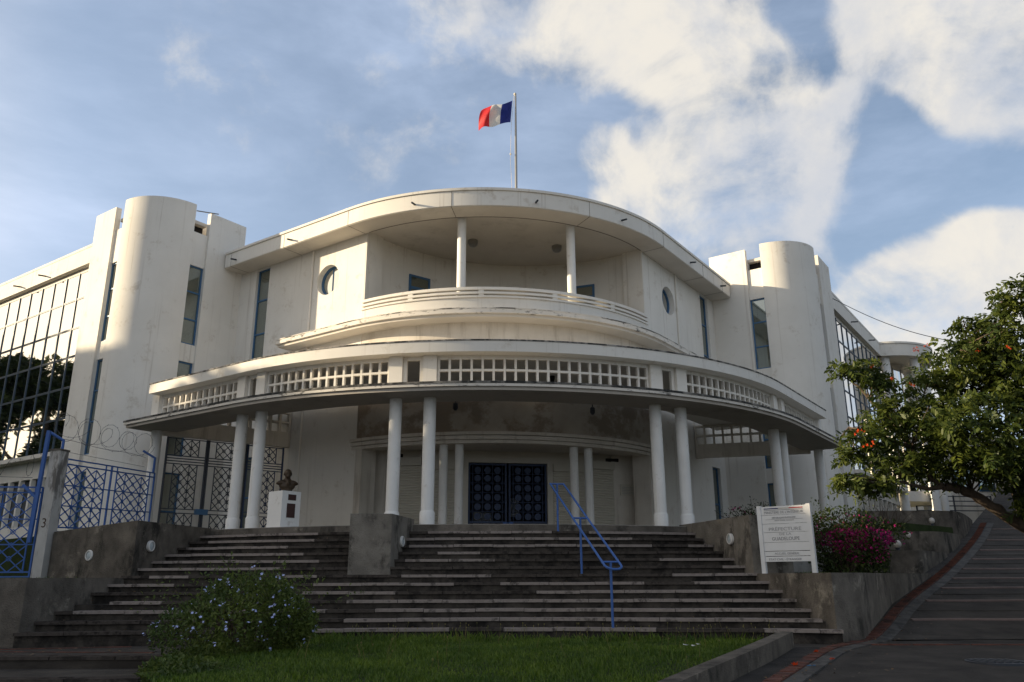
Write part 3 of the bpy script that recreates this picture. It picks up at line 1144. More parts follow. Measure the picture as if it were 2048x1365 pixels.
# double door of blue iron with discs
for s in (-1, 1):
    x0, x1 = (-1.24, -.03) if s < 0 else (.03, 1.24)
    m = MB()
    yd = YB + .05
    m.box(x0, x0 + .06, yd, yd + .05, 2.29, 4.53); m.box(x1 - .06, x1, yd, yd + .05, 2.29, 4.53)
    for z in (2.29, 2.58, 2.70, 4.47):
        m.box(x0 + .06, x1 - .06, yd, yd + .05, z, z + .06)
    for i in range(1, 4):
        xx = lerp(x0 + .06, x1 - .06, i / 4 - .0)
    for i in range(4):
        xx = x0 + .14 + i * (x1 - x0 - .28) / 3
        m.box(xx - .009, xx + .009, yd + .01, yd + .04, 2.30, 4.5)
    for k in range(6):
        z = 2.76 + k * .29
        m.box(x0 + .06, x1 - .06, yd + .012, yd + .038, z - .008, z + .008)
    leaf = m.build('entrance_door', BLUE_D, B)
    if s < 0:
        disc = MB().lathe([(.105, 0), (.105, .02)], (0, 0, 0), 16, 'Y').mesh('disc', BLUE_D)
        ring = MB().tube([(.05 * math.cos(2 * PI * q / 12), .01, .05 * math.sin(2 * PI * q / 12)) for q in range(12)], .007, 4, True).mesh('ring', BLUE_D)
    for i in range(3):
        xx = x0 + .14 + (i + .5) * (x1 - x0 - .28) / 3
        for z in (2.47, 2.905, 3.195, 3.485, 3.775, 4.065, 4.32):
            link('disc', disc, leaf).location = (xx, yd, z)
    for i in range(4):
        xx = x0 + .14 + i * (x1 - x0 - .28) / 3
        for z in (3.05, 3.34, 3.63, 3.92):
            link('ring', ring, leaf).location = (xx, yd, z)
    xk = x1 - .03 if s < 0 else x0 + .03
    MB().box(xk - .10, xk + .10, yd - .03, yd - .004, 2.60, 2.74).build('lock', BLUE, leaf)
# notice plate by the right shutter
q0, q1 = (3.72, -5.80), (4.28, -5.67)
vwall('notice_plate', (q0[0] + .01, q0[1] - .03), (q1[0] + .01, q1[1] - .03), 3.62, 3.98, SHUT, .02)
for k in range(5):
    u = 3.68 + k * .05
    vwall('text_line', (lerp(q0[0], q1[0], .12), lerp(q0[1], q1[1], .12) - .034), (lerp(q0[0], q1[0], .88), lerp(q0[1], q1[1], .88) - .034), u, u + .012, INK_F, .003)

# ---- balcony slab and balustrade
g = MB()
g.strip(path(.66, 2.25, 1.9), path(-.3, 2.25, 1.9), 8.56, 8.72)
g.build('balcony_slab', EDGE, B)
g = MB()
g.strip(path(.668, 2.25, 1.9), path(.5, 2.25, 1.9), 8.69, 8.725)
g.build('slab_coping', EDGE_S, B)
g = MB()
g.strip(path(.57, 2.18, 1.84), path(-.3, 2.18, 1.84), 8.47, 8.558)
g.build('balcony_slab_lip', SOFF, B)
bal = g = MB()
ar = lambda r, n=60: arc(CP, r, -R(44.6), R(44.6), n)
g.strip(ar(RW + .10), ar(RW - .04), 8.722, 9.22)
g.strip(ar(RW + .14), ar(RW - .06), 9.222, 9.28)
g.build('parapet', WALL, B)
for u, v in ((9.34, 9.41), (9.47, 9.56)):
    MB().strip(ar(RW + .13), ar(RW + .02), u, v).build('balustrade_rail', WALL, B)
for an in (-29, -10, 9.5, 28):
    m = MB()
    m.strip(arc(CP, RW + .115, R(an) - .012, R(an) + .012, 2), arc(CP, RW + .035, R(an) - .012, R(an) + .012, 2), 9.282, 9.469)
    m.build('balustrade_post', WALL, B)
# terrace behind
C2 = (0, -10.1)
R2 = 6.05
bw = [(C2[0] + R2 * math.sin(a), C2[1] + R2 * math.cos(a)) for a in np.linspace(-PI / 4, PI / 4, 50)]
bw2 = [(C2[0] + (R2 + .3) * math.sin(a), C2[1] + (R2 + .3) * math.cos(a)) for a in np.linspace(-PI / 4, PI / 4, 50)]
g = MB()
g.strip(bw, bw2, 8.6, 12.04)
g.build('terrace_back_wall', WALL, B)
g = MB()
g.prism(arc(CP, RW - .05, -PI / 4, PI / 4, 40) + bw[::-1], 8.6, 8.72)
g.build('terrace_floor', PLAT, B)
g = MB()
g.prism(arc(CP, RW + .1, -PI / 4, PI / 4, 40) + bw2[::-1], 12.03, 12.06)
g.build('terrace_ceiling', SOFF, B)
for side in (-1, 1):
    g = MB()
    g.prism([P(A_W - .004, -1.151, side), P(A_W - .004, -1.19, side), P(A_W - .75, -1.19, side), P(A_W - .75, -1.151, side)], 8.72, 12.04)
    g.build('terrace_return', WALL, B)
for x in (-1.74, 1.77):
    MB().lathe([(.138, 8.72), (.138, 12.04)], (x, -7.85, 0), 28).build('terrace_column', COLM, B)
for i, x in enumerate((-1.17, 1.73)):
    MB().lathe([(.02, 11.80), (.09, 11.81), (.15, 11.86), (.15, 11.90), (.17, 11.91), (.17, 12.03)], (x, -6.1, 0), 20).build('ceiling_lamp', STEEL, B)
# terrace doors in blue frames
for am, hw in ((-28.3, 4.0), (-9.5, 4.0), (30.0, 3.4), (9.0, 4.0)):
    m = MB()
    a0, a1 = R(am - hw), R(am + hw)
    pt = lambda a, o_: (C2[0] + (R2 - o_) * math.sin(a), C2[1] + (R2 - o_) * math.cos(a))
    zt = 11.12 if abs(am) > 20 else 10.55
    for b0, b1, u, v in ((a0, a0 + .012, 8.73, zt), (a1 - .012, a1, 8.73, zt), (a0 + .012, a1 - .012, zt - .07, zt), (a0 + .012, a1 - .012, zt - .52, zt - .42), (a0 + .012, a1 - .012, 8.73, 8.83)):
        m.prism([pt(b0, .05), pt(b1, .05), pt(b1, -.0), pt(b0, -.0)], u, v)
    dd = m.build('terrace_door', BLUE_F, B)
    m = MB()
    m.prism([pt(a0 + .012, .03), pt(a1 - .012, .03), pt(a1 - .012, .015), pt(a0 + .012, .015)], 8.83, zt - .07)
    m.build('pane', GLASS_W, dd, False)

# ---- main roof: fascia, cap, plate
g = MB()
g.strip(path(.80, 5.25, 5.25), path(.0, 5.25, 5.25), 11.952, 12.44)
g.build('roof_fascia', WALL, B)
g = MB()
g.strip(path(.775, 5.25, 5.25), path(.004, 5.25, 5.25), 11.93, 11.951)
g.build('roof_soffit', SOFF, B)
g = MB()
g.strip(path(.84, 5.25, 5.25), path(.55, 5.25, 5.25), 12.45, 12.53)
g.build('roof_cap', WALL, B)
g = MB()
g.strip(path(.62, 5.25, 5.25), path(.5, 5.25, 5.25), 12.532, 12.565)
g.build('roof_edge_strip', TILE, B)
g = MB()
g.prism(path(.5, 5.25, 5.25) + [P(-8, 3, 1), P(-8, 3, -1)], 12.36, 12.46)
g.build('roof_plate', WALL, B)
# construction joints across the soffit and up the fascia
JOINT = simple('dark_joint', (.16, .14, .12), .9)  # dark lines of the joints and the drip edge
m = MB()
m.strip(arc(CP, RW + .035, -R(44), R(44), 60), arc(CP, RW + .005, -R(44), R(44), 60), 11.922, 11.9295)
m.build('drip_groove', JOINT, B, False)
JN = [('n', -1, 4.9), ('n', -1, 2.0), ('n', -1, -1.1), ('a', -17, 0), ('a', 17, 0), ('n', 1, -1.1), ('n', 1, 2.4), ('n', 1, 4.4)]
for kind, s, e in JN:
    if kind == 'n':
        a, b = P(A_W + .80, e, s), P(A_W + .02, e, s)
    else:
        a, b = arc(CP, RW + .80, R(s), R(s), 1)[0], arc(CP, RW + .02, R(s), R(s), 1)[0]
    m = MB()
    m.bar((*a, 11.929), (*b, 11.929), .018, .008)
    d_ = Vector((a[0] - b[0], a[1] - b[1], 0)).normalized() * .001
    m.bar((a[0] + d_.x, a[1] + d_.y, 11.955), (a[0] + d_.x, a[1] + d_.y, 12.43), .010, .010)
    m.build('joint', JOINT, B, False)
# water spouts sticking out of the fascia
SP = [('n', -1, 4.6), ('n', -1, 1.6), ('a', -26, 0), ('a', 3, 0), ('a', 27, 0), ('n', 1, 1.2), ('n', 1, 4.2)]
for kind, s, e in SP:
    if kind == 'n':
        a, b = P(A_W + .78, e, s), P(A_W + 1.02, e, s)
    else:
        a, b = arc(CP, RW + .78, R(s), R(s), 1)[0], arc(CP, RW + 1.02, R(s), R(s), 1)[0]
    MB().tube([(*a, 12.12), (*b, 12.08)], .032, 8).build('water_spout', IRON, B)

# ---- portico canopy: lower ring, upper roof, piers, lattice, columns
EL_, ER_ = 3.5, 4.0


def cpt(r, an):
    """point of the canopy outline seen from the plan centre at angle an; r is its nominal radius at the columns.
    Like the walls it is a rounded corner: an arc at the front running out into straight ends."""
    d = r - 8.05 - (r - 11.93) * .23
    ux, uy = math.sin(an), -math.cos(an)
    rr_ = RW + d
    b_ = ux * CP[0] + uy * CP[1]
    t_ = b_ + math.sqrt(max(0, b_ * b_ - (CP[0] ** 2 + CP[1] ** 2) + rr_ * rr_))
    x, y = ux * t_, uy * t_
    if abs(math.atan2(x - CP[0], -(y - CP[1]))) > PI / 4:
        t_ = (A_W + d) / math.cos(abs(an) - PI / 4)
        x, y = ux * t_, uy * t_
    return (x, y)


def carc(r, a0, a1, n):
    return [cpt(r, lerp(a0, a1, i / n)) for i in range(n + 1)]


def cut_arc(r, eL, eR, n=90):
    nn_ = A_W + r - 8.05 - (r - 11.93) * .23
    return carc(r, -(PI / 4 + math.atan(eL / nn_)), PI / 4 + math.atan(eR / nn_), n)


g = MB()
g.strip(cut_arc(13.05, EL_, ER_), cut_arc(11.32, EL_, ER_), 5.385, 5.50)
g.build('canopy_ring', EDGE, B)
g = MB()
g.strip(cut_arc(13.066, EL_ + .01, ER_ + .01), cut_arc(12.8, EL_ + .01, ER_ + .01), 5.455, 5.506)
g.build('ring_coping', COPE2, B)
g = MB()
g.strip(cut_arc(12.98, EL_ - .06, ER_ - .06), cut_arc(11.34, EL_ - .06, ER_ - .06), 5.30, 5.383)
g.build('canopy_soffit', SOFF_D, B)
g = MB()
g.strip(cut_arc(12.46, 3.15, 3.85), cut_arc(7.3, 3.15, 3.85), 6.35, 6.62)
g.build('canopy_roof', WALL, B)
g = MB()
g.strip(cut_arc(12.48, 3.17, 3.87), cut_arc(12.2, 3.17, 3.87), 6.622, 6.655)
g.build('canopy_coping', COPE, B)
ANG = [-60.1, -40.9, -37.1, -17.8, -13.75, 13.6, 17.5, 40.1, 43.7, 63.3]
for an in ANG:
    x, y = cpt(11.93, R(an))
    col = MB().lathe([(.152, 2.60), (.152, 5.24), (.152, 5.31)], (x, y, 0), 28).build('column', COLM, B)
    MB().lathe([(.178, 2.28), (.178, 2.56), (.155, 2.60)], (x, y, 0), 28).build('plinth', COLM, col)
    m = MB()
    w = .165 / 11.93
    m.strip(carc(12.12, R(an) - w, R(an) + w, 2), carc(11.72, R(an) - w, R(an) + w, 2), 5.49, 6.36)
    m.build('canopy_pier', WALL, B)


def lattice(a0, a1, ncol, rows, name, r0=11.99, r1=11.87, z0=5.50, z1=6.35, sill=.20, head=.10, post=.055):
    """concrete screen with square openings: posts and rails"""
    m = MB()
    cutn = 3
    zb, zt = z0 + sill, z1 - head
    m.strip(carc(r0, a0, a1, ncol * 2), carc(r1, a0, a1, ncol * 2), z0, zb)
    m.strip(carc(r0, a0, a1, ncol * 2), carc(r1, a0, a1, ncol * 2), zt, z1)
    for k in range(1, rows):
        z = lerp(zb, zt, k / rows)
        m.strip(carc(r0, a0, a1, ncol * 2), carc(r1, a0, a1, ncol * 2), z - post / 2, z + post / 2)
    w = post / 12.0 / 2
    for k in range(ncol + 1):
        a = lerp(a0 + w, a1 - w, k / ncol)
        q = [lerp(zb, zt, j / rows) for j in range(rows + 1)]
        for j in range(rows):
            m.strip(carc(r0 + .003, a - w, a + w, 1), carc(r1 - .003, a - w, a + w, 1), q[j] + (post / 2 if j else 0), q[j + 1] - (post / 2 if j < rows - 1 else 0))
    return m.build(name, WALL, B, False)


wp = R(.83)
lattice(R(-60.1) + wp, R(-40.9) - wp, 13, 2, 'lattice_screen')
lattice(R(-37.1) + wp, R(-17.8) - wp, 15, 2, 'lattice_screen')
lattice(R(-13.75) + wp, R(13.6) - wp, 20, 2, 'lattice_screen')
lattice(R(17.5) + wp, R(40.1) - wp, 17, 2, 'lattice_screen')
lattice(R(43.7) + wp, R(63.3) - wp, 14, 2, 'lattice_screen')
for a, b in ((-40.9, -37.1), (-17.8, -13.75), (13.6, 17.5), (40.1, 43.7)):
    lattice(R(a) + wp, R(b) - wp, 1, 1, 'screen_frame', post=.09)

# return beams with lattice from the portico ends back to the walls
for side, (nA, eA), (nB, eB) in ((-1, (7.8, 1.95), (11.6, 3.08)), (1, (7.8, 2.45), (11.45, 3.75))):
    pa, pb = Vector((*P(nA, eA, side), 0)), Vector((*P(nB, eB, side), 0))
    d = (pb - pa)
    L_ = d.length
    d.normalize()
    nn = Vector((-d.y, d.x, 0)) * .09

    def seg(m, s0, s1, z0, z1, k=1.0):
        q0, q1 = pa + d * s0, pa + d * s1
        m.prism([(q0 + nn * k)[:2], (q1 + nn * k)[:2], (q1 - nn * k)[:2], (q0 - nn * k)[:2]], z0, z1)
    m = MB()
    seg(m, 0, L_, 5.18, 5.66)
    seg(m, 0, L_, 6.27, 6.34)
    seg(m, 0, L_, 5.94, 6.0)
    for k in range(13):
        s = lerp(.0, L_ - .08, k / 12)
        seg(m, s, s + .075, 5.66, 5.94, .96)
        seg(m, s, s + .075, 6.0, 6.27, .96)
    m.build('lattice_beam', WALL_OLD, B, False)
# lamps and a camera under the canopy
for (x, y) in ((-1.93, -8.6), (2.1, -8.6)):
    m = MB()
    m.tube([(x, y, 6.34), (x, y, 5.85)], .018, 6)
    m.lathe([(.02, 5.90), (.07, 5.86), (.075, 5.72), (.03, 5.66)], (x, y, 0), 12)
    m.build('hanging_lamp', IRON, B)
m = MB()
m.lathe([(.07, 0.0), (.07, -.04), (.055, -.10), (.02, -.13)], (.52, -10.3, 6.34), 14)
m.lathe([(.05, -.0), (.05, -.40)], (.52, -10.3, 6.32), 8)
m.build('dome_camera', BLACK, B)

# ---- stair towers
for side in (-1, 1):
    eF = 5.32                       # the face turned to the portico
    nF = 11.6                       # the face turned to the street
    e_end = 8.95 if side < 0 else 9.35
    r = 1.65
    # drum wall
    out = [P(9.93, eF, side)]
    outs = [(9.93, eF)] + [(nF - r + r * math.sin(t_), eF + r - r * math.cos(t_)) for t_ in np.linspace(0, PI / 2, 26)] + [(nF, 7.04)]
    ins = [(9.93, eF + .22)] + [(nF - r + (r - .22) * math.sin(t_), eF + r - (r - .22) * math.cos(t_)) for t_ in np.linspace(0, PI / 2, 26)] + [(nF - .22, 7.04)]
    g = MB()
    g.strip([P(a, b, side) for a, b in outs], [P(a, b, side) for a, b in ins], -.5, 13.97)
    tw = g.build('stair_tower', WALL, B)
    # fins
    g = MB()
    g.prism([P(7.8, eF, side), P(9.32, eF, side), P(9.32, eF + .2, side), P(7.8, eF + .2, side)], -.5, 13.87)
    g.build('fin', WALL, tw)
    g = MB()
    g.prism([P(nF, 7.62, side), P(nF, e_end, side), P(nF - .2, e_end, side), P(nF - .2, 7.62, side)], -.5, 13.87)
    g.build('fin', WALL, tw)
    # strip panels with windows between fin and drum, both faces
    wz = ((8.85, 11.72, (9.75, 10.75)), (5.0, 8.22, (6.1, 7.15)), (1.9, 4.45, (3.2,)))
    for face in (0, 1):
        if face == 0:
            q0, q1, th = (9.32, eF + .09), (9.93, eF + .09), (0, .15)
            f2 = lambda s, d_: P(9.32 + s, eF + .09 + d_, side)
        else:
            q0, q1, th = (nF - .09, 7.04), (nF - .09, 7.62), (-.15, 0)
            f2 = lambda s, d_: P(nF - .09 - d_, 7.04 + s, side)
        L_ = .61 if face == 0 else .58
        zz = [-.5] + [q for w_ in reversed(wz) for q in w_[:2]] + [12.98]
        for u, v in zip(zz[0::2], zz[1::2]):
            MB().prism([f2(0, 0), f2(L_, 0), f2(L_, .15), f2(0, .15)], u, v).build('strip_panel', WALL, tw)
        g = MB()
        g.prism([f2(0, .35), f2(L_, .35), f2(L_, .45), f2(0, .45)], 12.98, 13.36)
        g.build('roof_vent', BLACK, tw)
        g = MB()
        g.prism([f2(0, .12), f2(L_, .12), f2(L_, .5), f2(0, .5)], 13.36, 13.48)
        g.build('vent_cap', SOFF, tw)
        for u, v, div in wz:
            m = MB()
            fr = .05
            m.prism([f2(0, .05), f2(fr, .05), f2(fr, .11), f2(0, .11)], u, v)
            m.prism([f2(L_ - fr, .05), f2(L_, .05), f2(L_, .11), f2(L_ - fr, .11)], u, v)
            for q in (u + fr / 2, *div, v - fr / 2):
                m.prism([f2(fr, .05), f2(L_ - fr, .05), f2(L_ - fr, .11), f2(fr, .11)], q - fr / 2, q + fr / 2)
            wo_ = m.build('strip_window', BLUE_F, B)
            zs_ = [u, *div, v]
            for a, b in zip(zs_[:-1], zs_[1:]):
                MB().prism([f2(fr, .08), f2(L_ - fr, .08), f2(L_ - fr, .09), f2(fr, .09)], a + fr / 2, b - fr / 2).build('pane', GLASS_W, wo_, False)
    # tower roof and a drum on it
    g = MB()
    g.prism([P(8.0, eF + .3, side), P(9.9, eF + .3, side), P(11.0, eF + 1.3, side), P(11.3, 8.5, side), P(8.0, 8.5, side)], 12.6, 12.75)
    g.build('tower_roof', SOFF, tw)
    cx, cy = P(8.7, 6.6, side)
    MB().lathe([(.75, 12.75), (.75, 13.62), (.6, 13.75), (.1, 13.8)], (cx, cy, 0), 24).build('roof_tank', SOFF, tw)
    if side < 0:
        a, b = P(9.9, 5.35, side), P(9.3, 4.9, side)
        MB().tube([(*a, 13.75), (*b, 13.72)], .02, 6).build('tower_spout', STEEL, tw)

# ---- wings with mirror-glass curtain walls
for side, e0, e1_ in ((-1, 8.95, 26.0), (1, 9.35, 19.2)):
    nG, nFz = 11.40, 11.585
    g = MB()
    q = lambda a, b: P(a, b, side)
    g.prism([q(nFz, e0), q(nFz, e1_), q(nFz - .5, e1_), q(nFz - .5, e0)], 12.06, 12.70)
    g.prism([q(nG - .02, e0), q(nG - .02, e1_), q(nG - .3, e1_), q(nG - .3, e0)], 11.90, 12.062)
    g.prism([q(nG - .3, e0), q(nG - .3, e1_), q(nG - 9, e1_), q(nG - 9, e0)], 12.2, 12.5)
    wing = g.build('glass_wing', WALL, B)
    g = MB()
    g.prism([q(nFz + .012, e0 + .02), q(nFz + .012, e1_ - .1), q(nFz - .3, e1_ - .1), q(nFz - .3, e0)], 12.702, 12.80)
    g.build('roof_cap', WALL, wing)
    g = MB()
    g.prism([q(nFz + .28, e0), q(nFz + .28, e1_), q(nG - .3, e1_), q(nG - .3, e0)], 5.06, 5.20)
    g.build('sill_slab', EDGE, wing)
    g = MB()
    g.prism([q(nG + .06, e0), q(nG + .06, e1_), q(nG - .3, e1_), q(nG - .3, e0)], 4.46, 5.06)
    g.prism([q(nG + .06, e0), q(nG + .06, e1_), q(nG - .3, e1_), q(nG - .3, e0)], -.5, 2.84)
    g.prism([q(nG - .32, e0), q(nG - .32, e1_), q(nG - .5, e1_), q(nG - .5, e0)], 2.5, 4.6)
    g.build('base_wall', WALL, wing)
    MB().prism([q(nG - .10, e0), q(nG - .10, e1_), q(nG - .30, e1_), q(nG - .30, e0)], 2.84, 4.46).build('louvre_glass', GLASS_K, wing)
    k = 0
    e = e0 + .35
    while e < e1_ - .5:
        m = MB().prism([q(nG + .07, e), q(nG + .07, e + .13), q(nG - .085, e + .13), q(nG - .085, e)], 2.842, 4.458)
        m.build('louvre_fin', WALL, wing)
        e += .80 if side < 0 else 1.05
    zrow = [5.23, 6.45, 7.55, 8.68, 9.75, 10.88, 11.90]
    pitch = .92 if side < 0 else .97
    cols = int((e1_ - e0) / pitch)
    m = MB()
    for c in range(cols + 1):
        ee = e0 + .02 + c * pitch
        m.prism([q(nG + .03, ee), q(nG + .03, ee + .04), q(nG - .06, ee + .04), q(nG - .06, ee)], 5.23, 11.90)
    for z in zrow[1:-1]:
        m.prism([q(nG + .018, e0), q(nG + .018, e1_), q(nG - .05, e1_), q(nG - .05, e0)], z - .035, z - .01)
        m.prism([q(nG + .018, e0), q(nG + .018, e1_), q(nG - .05, e1_), q(nG - .05, e0)], z + .01, z + .035)
    m.build('mullion_grid', MULL, wing, False)
    pane_me = None
    for c in range(cols):
        for a, b in zip(zrow[:-1], zrow[1:]):
            ee = e0 + .06 + c * pitch
            # each pane sits a hair out of true, as real glazing does
            t1, t2 = rnd.uniform(-.003, .003), rnd.uniform(-.003, .003)
            m = MB()
            c0, c1 = q(nG + t1, ee), q(nG + t2, ee + pitch - .04)
            c2, c3 = q(nG - .02 + t1, ee), q(nG - .02 + t2, ee + pitch - .04)
            m.prism([c0, c1, c3, c2], a + .035, b - .035)
            m.build('pane', GLASS, wing, False)
    for e in ((12.2, 14.2) if side < 0 else (12.6, 16.2)):
        a, b = P(nFz - .02, e, side), P(nFz + .3, e, side)
        MB().tube([(*a, 12.26), (*b, 12.22)], .03, 6).build('wing_spout', IRON, wing)
    e = e0
# round pavilion closing the right wing
cx, cy = P(10.6, 21.7, 1)
g = MB()
g.lathe([(.1, 12.06), (3.0, 12.06), (3.0, 12.70), (.1, 12.70)], (cx, cy, 0), 64)
pav = g.build('round_pavilion', WALL, B)
MB().lathe([(2.7, 12.702), (3.05, 12.702), (3.05, 12.80), (2.7, 12.80)], (cx, cy, 0), 64, caps=False).build('roof_cap', WALL, pav)
MB().lathe([(1.5, 5.2), (1.5, 12.05)], (cx, cy, 0), 48).build('glass_drum', GLASS, pav)
MB().lathe([(2.2, 4.7), (2.2, 5.2)], (cx, cy, 0), 48).build('floor_disc', WALL, pav)
for k in range(9):
    a = 2 * PI * k / 9 + .35
    MB().lathe([(.22, 2.2), (.22, 12.06)], (cx + 2.5 * math.sin(a), cy - 2.5 * math.cos(a), 0), 20).build('pavilion_column', COLM, pav)

# ---- flagpole on the roof and its flag
fp = empty('flagpole', (.17, 25.3, 12.46), 0, 'thin metal flagpole rising from the roof above the round balcony', 'flagpole')
MB().lathe([(.05, 0), (.045, 3.0), (.03, 5.42)], (0, 0, 0), 14).build('pole', STEEL, fp)
MB().lathe([(.02, 5.42), (.05, 5.45), (.05, 5.50), (.015, 5.54)], (-.02, 0, 0), 12).build('finial', TRIM, fp)
MB().tube([(-.06, -.02, 5.40), (-.16, -.03, 4.2), (-.20, -.03, 2.85), (-.12, -.02, 1.0), (-.06, 0, .5)], .006, 5).build('halyard', FLAG_W, fp)
MB().lathe([(.0, 2.98), (.03, 3.0), (.03, 3.05), (.0, 3.07)], (-.19, -.03, 0), 8).build('toggle', TRIM, fp)
flag = MB()
NUf, NVf = 42, 24
Lf, Hf = 1.24, .86


def fpt(u, v):
    # u from hoist to fly, v from bottom to top
    x = -.12 - .07 * (1 - v) - Lf * u * (.90 + .05 * math.sin(v * 3)) + .05 * u * (v - .5)
    y = .16 * math.sin(u * 6.0 + v * 1.6) * (u ** .7) + .06 * math.sin(u * 13 + v * 4) * u + .10 * u * math.sin(v * 5 + 1)
    top = 5.22 - .42 * u - .10 * math.sin(u * 5.2) * u
    bot = 4.30 - .14 * u + .07 * math.sin(u * 5.4 + .3) * (1 - .3 * u) - .10 * u * u
    z = lerp(bot, top, v) + .03 * math.sin(u * 10 + v * 6) * u
    return (x, y, z)


bands = [(0, 14, FLAG_B, 'blue_band'), (14, 28, FLAG_W, 'white_band'), (28, 42, FLAG_R, 'red_band')]
fl = empty('flag', (.17, 25.3, 12.46), 0, 'blue white and red flag blowing from the pole on the roof', 'flag')
for a, b, mat, nm in bands:
    m = MB()
    vs = [fpt(i / NUf, j / NVf) for i in range(a, b + 1) for j in range(NVf + 1)]
    n = NVf + 1
    m.add(vs, [(i * n + j, i * n + j + 1, (i + 1) * n + j + 1, (i + 1) * n + j) for i in range(b - a) for j in range(NVf)])
    m.build(nm, mat, fl)

# ================================================================== BUST on its pedestal
ped = empty('pedestal', (-5.58, 20.05, 2.28), R(-8), 'white square pedestal with two maroon plaques beside the left portico columns', 'pedestal')
MB().box(-.275, .275, -.02, .53, 0, .88).build('block', COLM, ped)
MB().box(-.10, .13, -.032, -.021, .66, .80).build('plaque', MAROON, ped)
MB().box(-.12, .12, -.032, -.021, .24, .58).build('plaque', MAROON, ped)
ped.rotation_euler = (0, 0, R(52))
ped.location = (-5.45, 19.95, 2.28)


def remesh_blob(parts, name, mat, voxel=.014):
    bm = bmesh.new()
    for (c, s, rot) in parts:
        m = Matrix.Translation(c) @ Matrix.Rotation(rot[0], 4, 'X') @ Matrix.Rotation(rot[1], 4, 'Y') @ Matrix.Diagonal((*s, 1))
        bmesh.ops.create_uvsphere(bm, u_segments=20, v_segments=14, radius=1, matrix=m)
    me = bpy.data.meshes.new(name)
    bm.to_mesh(me)
    bm.free()
    o = link(name, me)
    md = o.modifiers.new('r', 'REMESH')
    md.mode = 'VOXEL'
    md.voxel_size = voxel
    sm = o.modifiers.new('s', 'SMOOTH')
    sm.iterations = 4
    sm.factor = .5
    dg = bpy.context.evaluated_depsgraph_get()
    me2 = bpy.data.meshes.new_from_object(o.evaluated_get(dg))
    o.modifiers.clear()
    o.data = me2
    me2.materials.clear()
    me2.materials.append(mat)
    me2.shade_smooth()
    return o


z3 = (0, 0, 0)
bust = remesh_blob([((0, 0, .05), (.14, .11, .09), z3), ((0, .0, .15), (.20, .125, .12), z3), ((0, .01, .225), (.285, .11, .075), z3), ((-.15, .01, .255), (.13, .10, .06), (0, -.30, 0)), ((.15, .01, .255), (.13, .10, .06), (0, .30, 0)),
                    ((0, .02, .30), (.12, .085, .07), z3), ((0, .0, .345), (.072, .075, .12), z3), ((0, -.02, .485), (.086, .103, .125), z3), ((0, .015, .515), (.096, .112, .105), z3), ((0, -.08, .415), (.058, .05, .05), z3),
                    ((0, -.125, .465), (.016, .024, .034), z3), ((0, -.115, .512), (.06, .018, .014), z3), ((0, -.112, .425), (.030, .016, .010), z3),
                    ((-.094, .01, .475), (.016, .03, .04), z3), ((.094, .01, .475), (.016, .03, .04), z3), ((0, -.09, .20), (.05, .06, .10), (.3, 0, 0))], 'bust', BRONZE)
bust.location = (-5.62, 20.13, 3.16)
bust.rotation_euler = (0, 0, R(25))
bust.scale = (.98, .98, .92)
tag(bust, 'bronze bust of a bald man on the white pedestal', 'bust')

# ================================================================== HANDRAIL
hr = empty('handrail', (0, 0, 0), 0, 'blue tubular double handrail down the middle of the stairs', 'handrail')
tops = [Vector((1.80, 15.32, 1.36)), Vector((1.41, 17.1, 2.28)), Vector((1.03, 18.72, 3.17))]
foot = [Vector((1.80, 15.32, .20)), Vector((1.41, 17.1, 1.15)), Vector((1.03, 18.72, 2.10))]
hw = Vector((.155, .03, 0))
for tpt, f_ in zip(tops, foot):
    MB().tube([f_, tpt], .024, 10).build('post', BLUE, hr)
    MB().tube([tpt - hw, tpt + hw], .019, 8).build('crossbar', BLUE, hr)
    MB().lathe([(.045, 0), (.045, .012)], f_, 12).build('foot_plate', BLUE, hr)
d = (tops[0] - tops[1]).normalized()
e0 = tops[0] + d * .14
loop = [tops[2] + hw * 1.0 - d * .02]
loop += [tops[1] + hw, tops[0] + hw, e0 + hw]
for k in range(1, 8):
    a = PI * k / 8
    loop.append(e0 + hw * math.cos(a) + d * (.16 * math.sin(a)))
loop += [e0 - hw, tops[0] - hw, tops[1] - hw, tops[2] - hw - d * .02]
MB().tube(loop, .022, 10).build('rail', BLUE, hr)

# ================================================================== SIGN
SA, SB = Vector((5.10, 16.85, 0)), Vector((5.88, 16.23, 0))
sd = (SB - SA)
SL = sd.length
sign = empty('sign', (SA.x, SA.y, 1.15), math.atan2(sd.y, sd.x), 'white slatted notice sign on two posts on top of the right wall', 'sign')
MB().box(-.05, .035, -.04, .05, -.05, 1.335).build('post', SIGNW, sign)
MB().box(SL - .035, SL + .05, -.04, .05, -.05, 1.335).build('post', SIGNW, sign)
rowsz = [1.315, 1.14, .965, .795, .60, .425, .325, .215]
planks = []
for k in range(7):
    a, b = rowsz[k + 1], rowsz[k]
    gap = .006 if k < 4 else .012
    planks.append(MB().box(.037, SL - .037, -.025, .02, a + gap, b).build('plank', SIGNW, sign))


